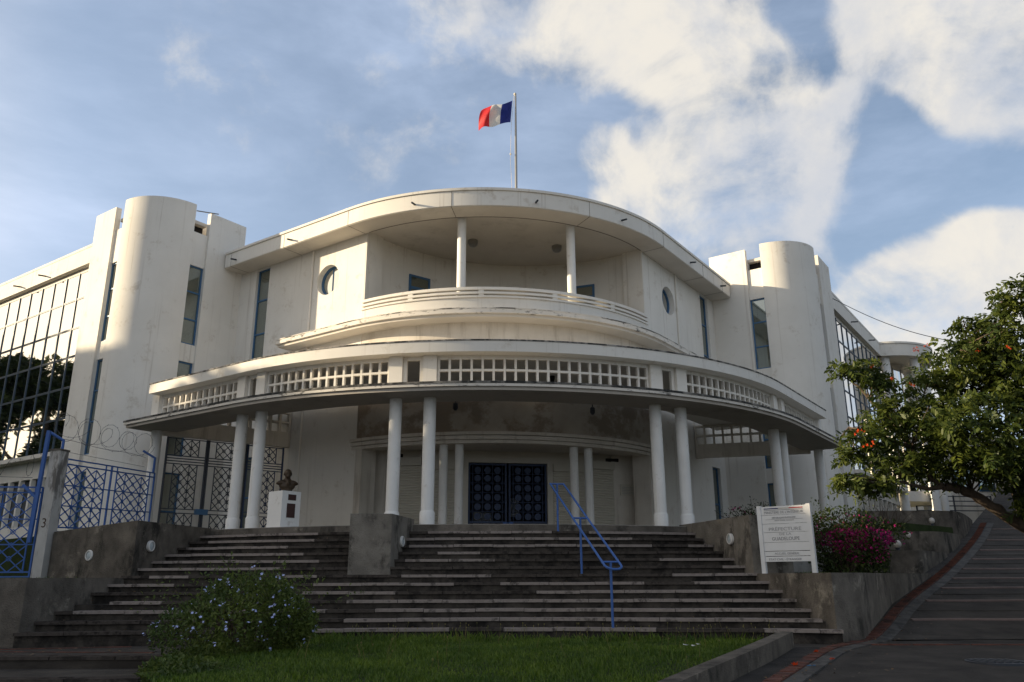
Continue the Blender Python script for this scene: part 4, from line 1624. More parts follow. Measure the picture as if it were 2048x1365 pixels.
def text(txt, size, x, z, mat, parent, y=-.0285, w=None):
    cu = bpy.data.curves.new('lettering', 'FONT')
    cu.body = txt
    cu.size = size
    cu.align_x = 'CENTER'
    cu.align_y = 'CENTER'
    cu.extrude = .0015
    cu.resolution_u = 3
    tmp = bpy.data.objects.new('tmp', cu)
    COL.objects.link(tmp)
    dg = bpy.context.evaluated_depsgraph_get()
    me = bpy.data.meshes.new_from_object(tmp.evaluated_get(dg))
    bpy.data.objects.remove(tmp)
    me.materials.clear()
    me.materials.append(mat)
    xsz = [v.co.x for v in me.vertices]
    if w and xsz:
        k_ = w / (max(xsz) - min(xsz))
        for v in me.vertices:
            v.co.x *= k_
    o = link('lettering', me, parent)
    o.rotation_euler = (PI / 2, 0, 0)
    o.location = (x, y, z)
    return o


xm = SL / 2
MB().box(.10, .40, -.029, -.0255, 1.262, 1.280).build('blue_line', FLAG_B, planks[0])
MB().box(.40, .62, -.029, -.0255, 1.262, 1.280).build('white_line', FLAG_W, planks[0])
MB().box(.62, .90, -.029, -.0255, 1.262, 1.280).build('red_line', FLAG_R, planks[0])
MB().box(.10, .90, -.029, -.0255, 1.236, 1.244).build('grey_line', INK, planks[0])
text("MINISTÈRE DE L'INTÉRIEUR", .068, xm, 1.190, INK, planks[0], w=.80)
text('RÉPUBLIQUE FRANÇAISE', .040, xm, 1.085, INK, planks[1], w=.48)
MB().box(.12, .88, -.029, -.0255, 1.052, 1.056).build('grey_line', INK, planks[1])
text('LIBERTÉ · ÉGALITÉ · FRATERNITÉ', .026, xm, 1.028, INK_F, planks[1], w=.40)
text('PRÉFECTURE', .095, xm, .858, INK_F, planks[2], w=.66)
text('DE LA', .070, xm, .760, INK_F, planks[3], w=.24)
text('GUADELOUPE', .095, xm, .668, INK, planks[3], w=.56)
text('ACCUEIL GÉNÉRAL', .058, xm, .380, INK, planks[5], w=.50)
text('ÉTAT CIVIL - ÉTRANGER', .058, xm - .05, .268, INK, planks[6], w=.66)

# ================================================================== FENCES, GATE, RAZOR WIRE


def lattice_panel(m, o, d, w, z0, z1, cell, th=.021, margin=.0):
    """diagonal iron lattice with little rings where the bars cross"""
    ca, cb = cell if isinstance(cell, tuple) else (cell, cell)
    nxc = max(1, round(w / ca))
    nzc = max(1, round((z1 - z0) / cb))
    cx_, cz_ = w / nxc, (z1 - z0) / nzc

    def pt(s, z):
        return (o[0] + d[0] * s, o[1] + d[1] * s, z)
    for i in range(nxc):
        for j in range(nzc):
            x0, x1, u, v = i * cx_, (i + 1) * cx_, z0 + j * cz_, z0 + (j + 1) * cz_
            m.bar(pt(x0, u), pt(x1, v), th, th)
            m.bar(pt(x1, u), pt(x0, v), th, th)
    for i in range(nxc + 1):
        for j in range(nzc + 1):
            if 0 < i < nxc and 0 < j < nzc:
                c = Vector(pt(i * cx_, z0 + j * cz_))
                dv = Vector((d[0], d[1], 0))
                m.tube([c + dv * (.05 * math.cos(2 * PI * q / 8)) + Vector((0, 0, .05 * math.sin(2 * PI * q / 8))) for q in range(8)], .010, 4, True)
    if nxc > 1:
        for i in range(1, nxc):
            if i % 2 == 1:
                m.bar(pt(i * cx_, z0), pt(i * cx_, z1), th * .8, th * .8)


def fence(a, b, z0, z1, dz, nbay, name, label, mat, cell=.32, rails=(.0, 1.0), cat='fence'):
    a, b = Vector((*a, 0)), Vector((*b, 0))
    d = (b - a)
    L_ = d.length
    d.normalize()
    f_ = empty(name, (a.x, a.y, z0), 0, label, cat)
    off = Vector((a.x, a.y, z0))
    fr = MB()
    H = z1 - z0
    p = lambda s, z: tuple(d * s + Vector((0, 0, z + dz * s / L_)))
    for z in (0.02, .12, H - .12, H):
        fr.bar(p(0, z), p(L_, z), .032, .032)
    for z in (H * .36, H * .64):
        fr.bar(p(0, z), p(L_, z), .026, .026)
    bay = L_ / nbay
    for i in range(nbay + 1):
        fr.bar(p(i * bay, 0), p(i * bay, H), .04, .04)
    fr.build('frame', mat, f_, False)
    for i in range(nbay):
        m = MB()
        s0, w_ = i * bay + bay * .12, bay * .76
        fr2 = d * s0
        lattice_panel(m, (fr2.x, fr2.y), (d.x, d.y), w_, .12 + dz * s0 / L_, H - .12 + dz * s0 / L_, cell)
        m.bar(p(s0, .1), p(s0, H), .026, .026)
        m.bar(p(s0 + w_, .1), p(s0 + w_, H), .026, .026)
        m.build('lattice', mat, f_, False)
    return f_


PIL = (-10.62, 18.72)
f1 = fence((-10.70, 18.95), (-10.28, 23.1), 2.14, 3.86, .16, 2, 'lattice_fence', 'blue iron lattice fence between the numbered pillar and the portico', BLUE, (.38, .25))
f2_ = fence((-14.6, 17.9), (-10.85, 18.68), 1.12, 3.12, .02, 3, 'lattice_fence', 'blue iron lattice fence at the far left below the glass wing', BLUE, (.30, .29))
pl_ = empty('fence_pillar', (PIL[0], PIL[1], 1.0), R(-12), 'peeling white concrete fence pillar marked with a 3', 'pillar')
MB().box(-.135, .135, -.14, .14, 0, 2.98).build('shaft', noise_mat('peeling_paint', (.34, .325, .30), (.46, .44, .41), 2.0, .85, .2, (.09, .08, .07), (3, 3, .9), .48, .60, .85), pl_)
MB().box(-.15, .15, -.155, .155, 2.98, 3.02).build('cap', CONC2, pl_)
text('3', .30, .0, 1.32, simple('rust_paint', (.06, .035, .025), .8), pl_, y=-.142)
pp = empty('wire_post', (-10.93, 18.6, 1.9), 0, 'tall blue steel post carrying razor wire beside the white pillar', 'post')
MB().bar((0, 0, 0), (.05, 0, 2.55), .075).build('shaft', BLUE, pp)
MB().bar((.0, 0, 1.0), (-.32, -.05, 1.28), .06).build('arm', BLUE, pp)
for i, (x, y, z) in enumerate(((-10.72, 18.98, 3.86), (-10.28, 23.0, 4.02))):
    q = MB().tube([(0, 0, 0), (0, 0, .42), (-.34, -.05, .62)], .036, 6).build('bracket', BLUE, f1)
    q.location = Vector((x, y, z)) - f1.location


def coil(a, b, r, turns, name, label):
    a, b = Vector(a), Vector(b)
    d = (b - a)
    L_ = d.length
    d.normalize()
    s = d.cross(Vector((0, 0, 1))).normalized()
    m = MB()
    pts = []
    n = turns * 14
    for i in range(n + 1):
        t_ = i / n
        an = 2 * PI * turns * t_
        rr_ = r * (1 + .22 * math.sin(t_ * 23) + .14 * math.sin(t_ * 57))
        pts.append(a + d * (L_ * t_ + .16 * math.sin(an * .5) + .10 * math.sin(t_ * 31)) + s * (rr_ * math.cos(an)) + Vector((0, 0, rr_ * math.sin(an))))
    m.tube(pts, .0052, 4)
    for i in range(0, n, 2):      # barbs
        q = pts[i]
        m.bar(q - Vector((.0, 0, .022)), q + Vector((.012, .0, .022)), .006)
    sag = [l2(tuple(a), tuple(b), i / 10) for i in range(11)]
    m.tube([(p_[0], p_[1], p_[2] - r * .95 + .02 * math.sin(i)) for i, p_ in enumerate(sag)], .006, 4)
    m.tube([(p_[0], p_[1], p_[2] - r * 1.9) for p_ in sag], .005, 4)
    o = m.build(name, WIRE)
    return tag(o, label, 'razor wire')


coil((-10.95, 18.9, 4.62), (-10.55, 23.0, 4.74), .29, 9, 'razor_wire', 'coiled razor wire above the fence between pillar and portico')
coil((-14.6, 17.7, 3.55), (-11.0, 18.45, 3.65), .32, 7, 'razor_wire', 'coiled razor wire over the far left lattice fence')


def gate(side, nA, eA, nB, eB, label, z0=2.29, z1=5.16):
    def wpt(n, e):
        x, y = P(n, e, side)
        c_, s_ = math.cos(R(10)), math.sin(R(10))
        return (CW[0] + x * c_ - y * s_, CW[1] + x * s_ + y * c_)
    a, b = Vector((*wpt(nA, eA), 0)), Vector((*wpt(nB, eB), 0))
    d = b - a
    L_ = d.length
    d.normalize()
    gt = empty('lattice_gate', (a.x, a.y, 0), 0, label, 'gate')
    p = lambda s, z: tuple(d * s + Vector((0, 0, z)))
    for i in range(3):
        s0, s1 = L_ * i / 3 + .03, L_ * (i + 1) / 3 - .03
        m = MB()
        for s in (s0, s1):
            m.bar(p(s, z0), p(s, z1), .05)
        for z in (z0 + .03, z0 + .66, z0 + .78, z1 - .78, z1 - .70, z1 - .62, z1 - .54, z1 - .03):
            m.bar(p(s0, z), p(s1, z), .028)
        lf = m.build('leaf', IRON if i else BLUE_D, gt, False)
        m = MB()
        w_ = (s1 - s0)
        q = d * (s0 + w_ * .2)
        for u, v in ((z0 + .06, z0 + .64), (z0 + .80, z1 - .80), (z1 - .52, z1 - .05)):
            lattice_panel(m, (q.x, q.y), (d.x, d.y), w_ * .6, u, v, .27, .022)
            m.bar(p(s0 + w_ * .2, u), p(s0 + w_ * .2, v), .024)
            m.bar(p(s0 + w_ * .8, u), p(s0 + w_ * .8, v), .024)
        m.build('lattice', IRON if i else BLUE_D, lf, False)
    m = MB()
    m.bar(p(L_ * .62, z0 + .72), p(L_ * .72, z0 + .72), .16)
    m.build('lock_box', BLUE_F, gt)
    return gt


gate(-1, 7.92, 1.99, 11.42, 3.02, 'dark iron lattice gate under the left end of the portico')

# service cable from the right tower to the trees
cab = MB()
a, b = Vector((13.3, 33.0, 13.2)), Vector((17.0, 26.5, 8.6))
cab.tube([a.lerp(b, i / 24) - Vector((0, 0, .55 * math.sin(PI * i / 24))) for i in range(25)], .014, 5)
tag(cab.build('overhead_cable', IRON), 'thin black cable sagging from the right tower to the tree', 'cable')

# ================================================================== FAR BUILDINGS up the street
hb = empty('annex_building', (27.5, 50.0, 2.0), R(8), 'pale annex building with blue window far up the street', 'building')
MB().box(-4.0, -.5, 0, 6, 0, 9.2).build('wall', WALL, hb)
MB().box(-.5, 4.6, .6, 6, 0, 7.6).build('wall', WALL_OLD, hb)
MB().box(-.52, 4.8, .4, 6.2, 7.6, 7.85).build('roof', EDGE, hb)
for x in (.3, 1.9):
    f = MB().box(x, x + 1.1, .54, .6, 4.2, 5.6).build('window', BLUE_F, hb)
    MB().box(x + .06, x + 1.04, .50, .538, 4.26, 5.54).build('pane', GLASS_W, f)
ra = empty('railing', (23.6, 43.5, 4.2), R(8), 'dark horizontal bar railing far up the street in front of the annex', 'railing')
for z in (.25, .5, .75, 1.0):
    MB().bar((-2.2, 0, z), (2.2, 0, z), .05).build('rail', IRON, ra)
for x in (-2.2, 0, 2.2):
    MB().bar((x, 0, -.8), (x, 0, 1.05), .06).build('post', IRON, ra)

# ================================================================== PLANTS


def np_mesh(name, verts, faces, mats, mi=None, smooth=False):
    me = bpy.data.meshes.new(name)
    me.from_pydata(verts, [], faces)
    for m in mats:
        me.materials.append(m)
    if mi is not None:
        me.polygons.foreach_set('material_index', mi)
    return me


def leaves(points, size, rs, spread=.35, updir=None, wid=.45, mat=None, name='foliage', parent=None):
    """small folded leaves, one per point, in numpy"""
    n = len(points)
    P_ = np.asarray(points, float)
    d = rs.normal(size=(n, 3))
    if updir is not None:
        d = d * spread + updir
    d /= np.linalg.norm(d, axis=1)[:, None] + 1e-9
    up = rs.normal(size=(n, 3)) * .6 + np.array([0, 0, 1.])
    s = np.cross(d, up)
    s /= np.linalg.norm(s, axis=1)[:, None] + 1e-9
    nn = np.cross(s, d)
    L_ = size * rs.uniform(.65, 1.35, (n, 1))
    w_ = L_ * wid / 2
    v = np.empty((n, 4, 3))
    v[:, 0] = P_
    v[:, 1] = P_ + d * L_ * .5 + s * w_ + nn * L_ * .08
    v[:, 2] = P_ + d * L_ - nn * L_ * .06
    v[:, 3] = P_ + d * L_ * .5 - s * w_ + nn * L_ * .08
    f = np.arange(n * 4).reshape(n, 4)
    me = bpy.data.meshes.new(name)
    me.from_pydata(v.reshape(-1, 3).tolist(), [], f.tolist())
    me.materials.append(mat)
    return link(name, me, parent)


def blob_points(n, c, r, rs, shell=.75, lobes=7, seed=0, flat=1.0):
    """points in a lumpy ellipsoid, denser towards its surface"""
    q = rs.normal(size=(n, 3))
    q /= np.linalg.norm(q, axis=1)[:, None]
    lr = np.random.RandomState(seed)
    ld = lr.normal(size=(lobes, 3))
    ld /= np.linalg.norm(ld, axis=1)[:, None]
    la = lr.uniform(.10, .34, lobes)
    k = np.ones(n) * .78
    for a, dd in zip(la, ld):
        k += a * np.clip((q @ dd - .55) / .45, 0, 1) ** 1.5
    rad = k * (rs.uniform(0, 1, n) ** (1 / 3)) ** (1 - shell + .25)
    return q * rad[:, None] * np.array(r) + np.array(c)


# ---- plumbago bush in front of the stairs
rs = np.random.RandomState(3)
pb = empty('plumbago_bush', (-3.98, 13.0, 0.0), 0, 'rounded green bush with small pale blue flowers in front of the stairs', 'bush')
pts = blob_points(10500, (0, 0, .42), (1.14, 1.0, .63), rs, .8, 9, 5)
pts = pts[pts[:, 2] > .0]
leaves(pts, .075, rs, .8, np.array([0, 0, .35]), .42, LEAF_P, 'foliage', pb)
sp = []
for k in range(95):          # loose shoots sticking out of the outline
    a, el = rs.uniform(0, 2 * PI), rs.uniform(.2, 1.3)
    dv = np.array([math.cos(a) * math.cos(el) * 1.14, math.sin(a) * math.cos(el) * 1.0, math.sin(el) * .66])
    for i in range(14):
        sp.append(np.array([0, 0, .42]) + dv * (.80 + (.022 + .02 * (k % 3)) * i) + rs.normal(size=3) * .018)
leaves(np.array(sp), .06, rs, .7, np.array([0, 0, .5]), .42, LEAF_P, 'foliage', pb)
m = MB()
for k in range(24):
    a = rs.uniform(0, 2 * PI)
    m.tube([(0 + .1 * math.cos(a), .1 * math.sin(a), 0), (.5 * math.cos(a), .4 * math.sin(a), .4), (.85 * math.cos(a), .7 * math.sin(a), .75 + rs.uniform(-.2, .1))], [.014, .01, .005], 5)
m.build('stems', BARK, pb)
fl_pts = blob_points(1400, (0, 0, .43), (1.16, 1.02, .66), rs, 1.0, 9, 5)
fl_pts = fl_pts[(fl_pts[:, 2] > .12) & (np.linalg.norm((fl_pts - np.array([0, 0, .42])) / np.array([1.14, 1.0, .63]), axis=1) > .76)][:290]
fm = MB()
for k in range(5):
    a = 2 * PI * k / 5
    fm.add([(0, 0, 0), (.022 * math.cos(a - .5), .022 * math.sin(a - .5), .006), (.034 * math.cos(a), .034 * math.sin(a), .004), (.022 * math.cos(a + .5), .022 * math.sin(a + .5), .006)], [(0, 1, 2, 3)])
fm = fm.mesh('flower', PETAL_B, False)
for p in np.repeat(fl_pts[:145], 2, axis=0):
    for q in range(1):
        o = link('flower', fm, pb)
        o.location = p + rs.normal(size=3) * .028
        dirv = (p - np.array([0, 0, .4]))
        o.rotation_euler = (rs.uniform(.2, 1.3), rs.uniform(-.4, .4), rs.uniform(-1.2, 1.2))
        sc = rs.uniform(.45, .8)
        o.scale = (sc, sc, sc)

# low creeping plant at the corner of the lawn
rs = np.random.RandomState(8)
cr_ = empty('creeping_shrub', (-4.15, 10.75, -.12), 0, 'low creeping green plant at the front left corner of the lawn', 'shrub')
leaves(blob_points(1500, (0, 0, .08), (.62, .7, .20), rs, .8, 6, 2), .07, rs, .8, np.array([0, 0, .4]), .5, LEAF_P, 'foliage', cr_)

# ---- bougainvillea and dark shrubs behind the sign
rs = np.random.RandomState(4)
bo = empty('bougainvillea', (7.35, 18.35, 1.05), 0, 'bougainvillea bush with magenta flowers behind the white sign', 'bush')
pts = np.vstack([blob_points(3600, (0, 0, .62), (1.0, .85, .66), rs, .7, 8, 3), blob_points(900, (-.1, .2, 1.25), (.9, .6, .28), rs, .7, 7, 13), blob_points(700, (.9, .3, 1.0), (.6, .6, .4), rs, .7, 7, 14), blob_points(2600, (.75, .75, .45), (.65, .7, .5), rs, .8, 6, 9)])
leaves(pts[pts[:, 2] > 0], .075, rs, .9, np.array([0, 0, .2]), .6, LEAF_B, 'foliage', bo)
br = np.vstack([blob_points(620, (-.15, -.35, .80), (.62, .5, .26), rs, .9, 6, 6), blob_points(420, (.55, -.15, .86), (.55, .5, .24), rs, .9, 6, 16), blob_points(220, (.1, -.45, .55), (.7, .4, .25), rs, .9, 6, 26)])
br = np.vstack([br, blob_points(150, (.1, -.1, .95), (1.15, .9, .5), rs, 1.0, 5, 1)])
leaves(br, .058, rs, .9, np.array([0, -.2, .2]), .85, PETAL_M, 'flowers', bo)
m = MB()
for k in range(14):
    a = rs.uniform(0, 2 * PI)
    m.tube([(.05 * math.cos(a), .05 * math.sin(a), 0), (.35 * math.cos(a), .3 * math.sin(a), .5), (.95 * math.cos(a), .75 * math.sin(a), 1.0 + rs.uniform(-.2, .35))], [.022, .014, .005], 5)
m.build('stems', BARK, bo)
sp = []
for k in range(16):
    a, el = rs.uniform(0, 2 * PI), rs.uniform(.3, 1.2)
    dv = np.array([math.cos(a) * math.cos(el), math.sin(a) * math.cos(el), math.sin(el) * .9])
    for i in range(16):
        sp.append(np.array([0, 0, .62]) + dv * (.7 + .05 * i) + rs.normal(size=3) * .03)
leaves(np.array(sp), .065, rs, .8, np.array([0, 0, .4]), .6, LEAF_B, 'foliage', bo)

sh = empty('thorny_shrub', (5.75, 19.2, 1.9), 0, 'straggly thorny shrub with thin shoots behind the top of the sign', 'shrub')
sp, fp_ = [], []
m = MB()
for k in range(34):
    a, el = rs.uniform(0, 2 * PI), rs.uniform(.15, 1.25)
    dv = Vector((math.cos(a) * math.cos(el) * 1.25, math.sin(a) * math.cos(el) * .8, math.sin(el) * .95))
    ln = rs.uniform(.5, 1.0)
    pth = [Vector((0, 0, .25)) + dv * (ln * i / 6) + Vector((0, 0, .10 * math.sin(i))) for i in range(7)]
    m.tube(pth, .006, 4)
    for i in range(40):
        t_ = rs.uniform(.2, 1)
        q = Vector((0, 0, .25)) + dv * (ln * t_)
        sp.append(np.array(q) + rs.normal(size=3) * .04)
        if rs.uniform() < .035:
            fp_.append(np.array(q))
m.build('stems', BARK, sh)
leaves(np.array(sp), .06, rs, .9, np.array([0, 0, .2]), .55, LEAF_D, 'foliage', sh)
leaves(np.array(fp_), .06, rs, .9, np.array([0, 0, .2]), .85, PETAL_M, 'flowers', sh)
ds = empty('bare_shrub', (11.6, 25.3, 2.25), 0, 'leafless brown shrub on the planter wall below the wing', 'shrub')
m = MB()
for k in range(40):
    a, el = rs.uniform(0, 2 * PI), rs.uniform(.2, 1.4)
    dv = Vector((math.cos(a) * math.cos(el), math.sin(a) * math.cos(el), math.sin(el) * 1.1))
    m.tube([dv * (.1 + .9 * i / 5) + Vector((.05 * math.sin(i * 2 + k), .05 * math.cos(i + k), 0)) for i in range(6)], [.014, .012, .01, .008, .006, .004], 4)
m.build('stems', BARK, ds)


# ---- flowering street tree at the right
def compound_leaf_cloud(centres, rs, mat, name, parent, ln=.30, pairs=6, size=.085, droop=.35):
    """feathery compound leaves: a midrib with opposite leaflets"""
    V, F = [], []
    for c in centres:
        a = rs.uniform(0, 2 * PI)
        d = np.array([math.cos(a), math.sin(a), rs.uniform(-.9, .7)])
        d /= np.linalg.norm(d)
        s = np.cross(d, np.array([0, 0, 1.]) + rs.normal(size=3) * .7)
        s /= np.linalg.norm(s)
        up = np.cross(s, d)
        L_ = ln * rs.uniform(.6, 1.2)
        for k in range(pairs):
            t_ = (k + .6) / pairs
            b = c + d * (L_ * t_) - np.array([0, 0, droop * L_ * t_ * t_])
            z_ = size * rs.uniform(.75, 1.2) * (1 - .5 * abs(t_ - .5))
            for sg in (-1, 1):
                dv = s * sg * .9 + d * rs.uniform(.2, .7) - up * rs.uniform(-.1, .5) - np.array([0, 0, rs.uniform(0, .35)])
                w_ = d * (z_ * .23) + up * (z_ * rs.uniform(-.12, .12))
                i = len(V)
                V += [tuple(b), tuple(b + dv * z_ * .35 + w_), tuple(b + dv * z_ * .8 + w_ * .7), tuple(b + dv * z_), tuple(b + dv * z_ * .75 - w_ * .8), tuple(b + dv * z_ * .3 - w_)]
                F.append((i, i + 1, i + 2, i + 3, i + 4, i + 5))
    me = bpy.data.meshes.new(name)
    me.from_pydata(V, [], F)
    me.materials.append(mat)
    return link(name, me, parent)


rs = np.random.RandomState(21)
tr = empty('flowering_tree', (0, 0, 0), 0, 'spreading leafy tree with orange red flowers leaning over the street', 'tree')
m = MB()
trunk = [(12.6, 17.4, .5), (12.0, 17.35, 1.35), (11.2, 17.2, 1.85), (10.55, 17.0, 2.06), (10.0, 16.95, 2.45), (9.55, 16.9, 2.75), (9.2, 16.85, 2.86), (8.95, 16.8, 2.86)]
tq = smooth_poly(trunk, 2)
m.tube([(p_[0] + .015 * math.sin(i * 1.9), p_[1], p_[2] + .018 * math.sin(i * 2.7)) for i, p_ in enumerate(tq)], [lerp(.16, .075, i / (len(tq) - 1)) * (1 + .10 * math.sin(i * 2.3)) for i in range(len(tq))], 12)
m.build('trunk', BARK, tr)
CL = [((7.5, 16.91, 5.42), (0.51, 0.46, 0.27)), ((7.87, 16.85, 5.16), (0.27, 0.25, 0.2)), ((9.28, 17.15, 4.89), (0.9, 0.81, 0.64)), ((9.57, 16.41, 5.53), (0.62, 0.56, 0.45)), ((10.07, 16.7, 6.29), (0.58, 0.52, 0.41)), ((10.34, 15.94, 6.21), (0.47, 0.43, 0.62)), ((10.59, 15.78, 6.77), (0.5, 0.45, 0.45)), ((10.37, 17.1, 5.43), (1.18, 1.06, 0.79)), ((10.75, 16.27, 5.22), (1.15, 1.04, 1.02)), ((7.37, 16.42, 3.91), (0.5, 0.45, 0.4)), ((8.0, 16.68, 4.41), (0.55, 0.49, 0.41)), ((8.66, 16.91, 4.18), (0.94, 0.84, 0.69)), ((9.15, 16.08, 4.02), (1.15, 1.04, 0.79)), ((10.42, 16.49, 4.09), (1.34, 1.21, 0.96)), ((7.88, 16.52, 3.33), (0.72, 0.65, 0.36)), ((9.08, 17.03, 3.4), (1.08, 0.97, 0.51)), ((9.7, 16.11, 3.31), (0.99, 0.89, 0.44)), ((10.63, 16.35, 3.24), (1.15, 1.04, 0.64)), ((6.8, 16.45, 2.97), (0.23, 0.25, 0.16)), ((7.45, 16.61, 2.9), (0.54, 0.48, 0.17)), ((10.52, 16.54, 2.56), (0.39, 0.35, 0.39)), ((11.52, 16.35, 4.59), (1.18, 1.06, 1.44)), ((11.09, 16.04, 3.0), (1.02, 0.92, 1.02)), ((7.0, 16.58, 3.55), (0.26, 0.25, 0.17)), ((10.64, 16.93, 5.96), (0.53, 0.47, 0.39))]
LIMBS = [[(8.95, 16.8, 2.86), (8.7, 16.85, 3.1), (8.45, 16.95, 3.7), (8.1, 17.0, 4.4)],
         [(8.95, 16.8, 2.86), (8.5, 16.7, 2.82), (7.9, 16.6, 2.95), (7.2, 16.5, 3.0)],
         [(9.55, 16.9, 2.75), (9.7, 17.2, 3.4), (9.6, 17.3, 4.3), (9.3, 17.2, 5.4)],
         [(10.55, 17.0, 2.06), (10.7, 17.3, 3.0), (10.9, 17.4, 4.2), (10.9, 17.2, 5.8), (11.0, 17.0, 7.0)],
         [(11.2, 17.2, 1.85), (11.8, 17.4, 3.2), (12.4, 17.6, 4.6), (12.8, 17.8, 6.0)],
         [(8.1, 17.0, 4.4), (7.8, 17.1, 4.8), (7.55, 17.25, 5.2)], [(8.45, 16.95, 3.7), (7.8, 16.8, 3.95), (7.1, 16.7, 4.1)],
         [(9.6, 17.3, 4.3), (10.2, 17.1, 5.0), (9.9, 16.9, 5.9)]]
m = MB()
for lb in LIMBS:
    n = len(lb)
    q = smooth_poly(lb, 1)
    m.tube([(p_[0] + .02 * math.sin(i * 2.1), p_[1], p_[2] + .02 * math.cos(i * 1.7)) for i, p_ in enumerate(q)], [lerp(.055, .016, i / (len(q) - 1)) for i in range(len(q))], 7)
for c_, r__ in CL:               # thin twigs reaching every leaf clump from the nearest limb
    best = min((p_ for lb in LIMBS for p_ in lb), key=lambda p_: sum((a_ - b_) ** 2 for a_, b_ in zip(p_, c_)))
    for q in range(4):
        end = [c_[k] + rs.uniform(-.7, .7) * r__[k] for k in range(3)]
        mid = [lerp(best[k], end[k], .5) + rs.uniform(-.12, .12) for k in range(3)]
        m.tube([best, mid, end], [.022, .014, .005], 5)
m.build('limbs', BARK, tr)
cen = []
for i, (c, r_) in enumerate(CL):
    vol = r_[0] * r_[1] * r_[2]
    n = int(32 + 270 * vol ** .70)
    cen.append(blob_points(n, c, r_, rs, .45, 6, 30 + i))
cen = np.vstack(cen)
compound_leaf_cloud(cen, rs, LEAF_T, 'crown', tr, .30, 5, .125)
# flowers: few, at the ends of shoots
FLW = ((6.91, 15.86, 3.83), (6.96, 15.84, 3.85), (7.08, 15.89, 3.57), (7.15, 15.86, 3.59), (8.0, 16.35, 5.07), (8.34, 16.29, 4.96), (8.5, 16.21, 5.64), (8.54, 16.19, 5.67), (8.75, 16.19, 5.75), (10.09, 15.62, 5.52), (7.68, 16.5, 5.35), (9.76, 16.07, 5.6))

fm2 = MB()
for k in range(5):
    a = 2 * PI * k / 5
    fm2.add([(0, 0, 0), (.035 * math.cos(a - .45), .035 * math.sin(a - .45), .03), (.075 * math.cos(a), .075 * math.sin(a), .05), (.035 * math.cos(a + .45), .035 * math.sin(a + .45), .03)], [(0, 1, 2, 3)])
fm2 = fm2.mesh('flower', PETAL_R, False)
for (x, y, z) in FLW:
    for q in range(3):
        o = link('flower', fm2, tr)
        o.location = (x + rs.normal() * .03, y + rs.normal() * .03, z + rs.normal() * .03)
        o.rotation_euler = (rs.uniform(.3, 1.6), rs.uniform(-.6, .6), rs.uniform(0, 6))
        o.scale = (.5, .5, .7)


# ---- tall trees across the street to the left: they shade the forecourt and show in the mirror glass
def big_tree(x, y, h, r, seed, label, group='tall trees across the street reflected in the glass wing'):
    rs = np.random.RandomState(seed)
    t_ = empty('shade_tree', (x, y, -1.2), 0, label, 'tree', group)
    m = MB()
    m.tube([(0, 0, 0), (.15, .1, h * .3), (-.1, .2, h * .55), (.1, 0, h * .8)], [.45, .34, .24, .10], 9)
    for k in range(7):
        a = rs.uniform(0, 2 * PI)
        z0 = h * rs.uniform(.25, .55)
        m.tube([(0, 0, z0), (r * .4 * math.cos(a), r * .4 * math.sin(a), z0 + h * .12), (r * .8 * math.cos(a), r * .8 * math.sin(a), z0 + h * .22)], [.18, .11, .04], 6)
    m.build('trunk', BARK, t_)
    P_ = []
    for k in range(40):
        a, q = rs.uniform(0, 2 * PI), rs.uniform(0, 1) ** .5
        zz = rs.uniform(.10, .92)
        rad = r * (1 - .60 * max(0, zz - .5) / .5)
        c = (rad * q * math.cos(a), rad * q * math.sin(a), h * zz)
        s = r * rs.uniform(.22, .40)
        P_.append(blob_points(560, c, (s, s, s * .75), rs, .6, 6, seed + k))
    P_ = np.vstack(P_)
    P_ = P_[(P_[:, 2] < h * 1.02) & (P_[:, 2] > .2)]
    leaves(P_, .55, rs, .9, np.array([0, 0, .1]), .55, LEAF_S, 'crown', t_)


TREES = [(-45, 33, 18.3, 6.0), (-46, 24, 17.0, 6.0), (-44, 15, 15.8, 6.0), (-46, 5, 17.5, 6.5), (-43, 42, 18.0, 5.5), (-50, 51, 19.0, 6.5), (-45, -5, 18, 6.5), (-57, 28, 20.5, 6.5), (-58, 12, 19.5, 6.5), (-36, 28.5, 11.0, 4.5), (-36, 20, 9.5, 4.5), (-37, 11, 10, 4.5), (-38, 2, 10, 4.5), (-36, 37, 10.5, 4.5), (-52, 19.5, 16.8, 6.5), (-41, 17, 13.8, 5), (-40, 20.3, 15.0, 5), (-52, 10, 16.8, 6.5), (-37, 24, 9.5, 4.5)]  # several unseen trees added to fill gaps where the low sun leaked through
for i, (x, y, h, r_) in enumerate(TREES):
    big_tree(x, y, h, r_, 100 + i * 50, 'tall leafy tree across the street mirrored as a dark shape in the left glass wing' if h > 12.5
             else 'low bushy tree across the street mirrored in the bottom panes of the left glass wing')
# trees beyond the right kerb of the street
for i, (x, y, h, r_) in enumerate(((27, 31, 11, 4.5), (31, 40, 12, 5), (24.5, 21, 10, 4))):
    big_tree(x, y, h, r_, 900 + i * 50, ('dark green tree in the distance at the right edge up the street', 'farthest dark green tree at the top of the street', 'dark leafy tree beyond the right kerb of the climbing street')[i], 'trees up the street')

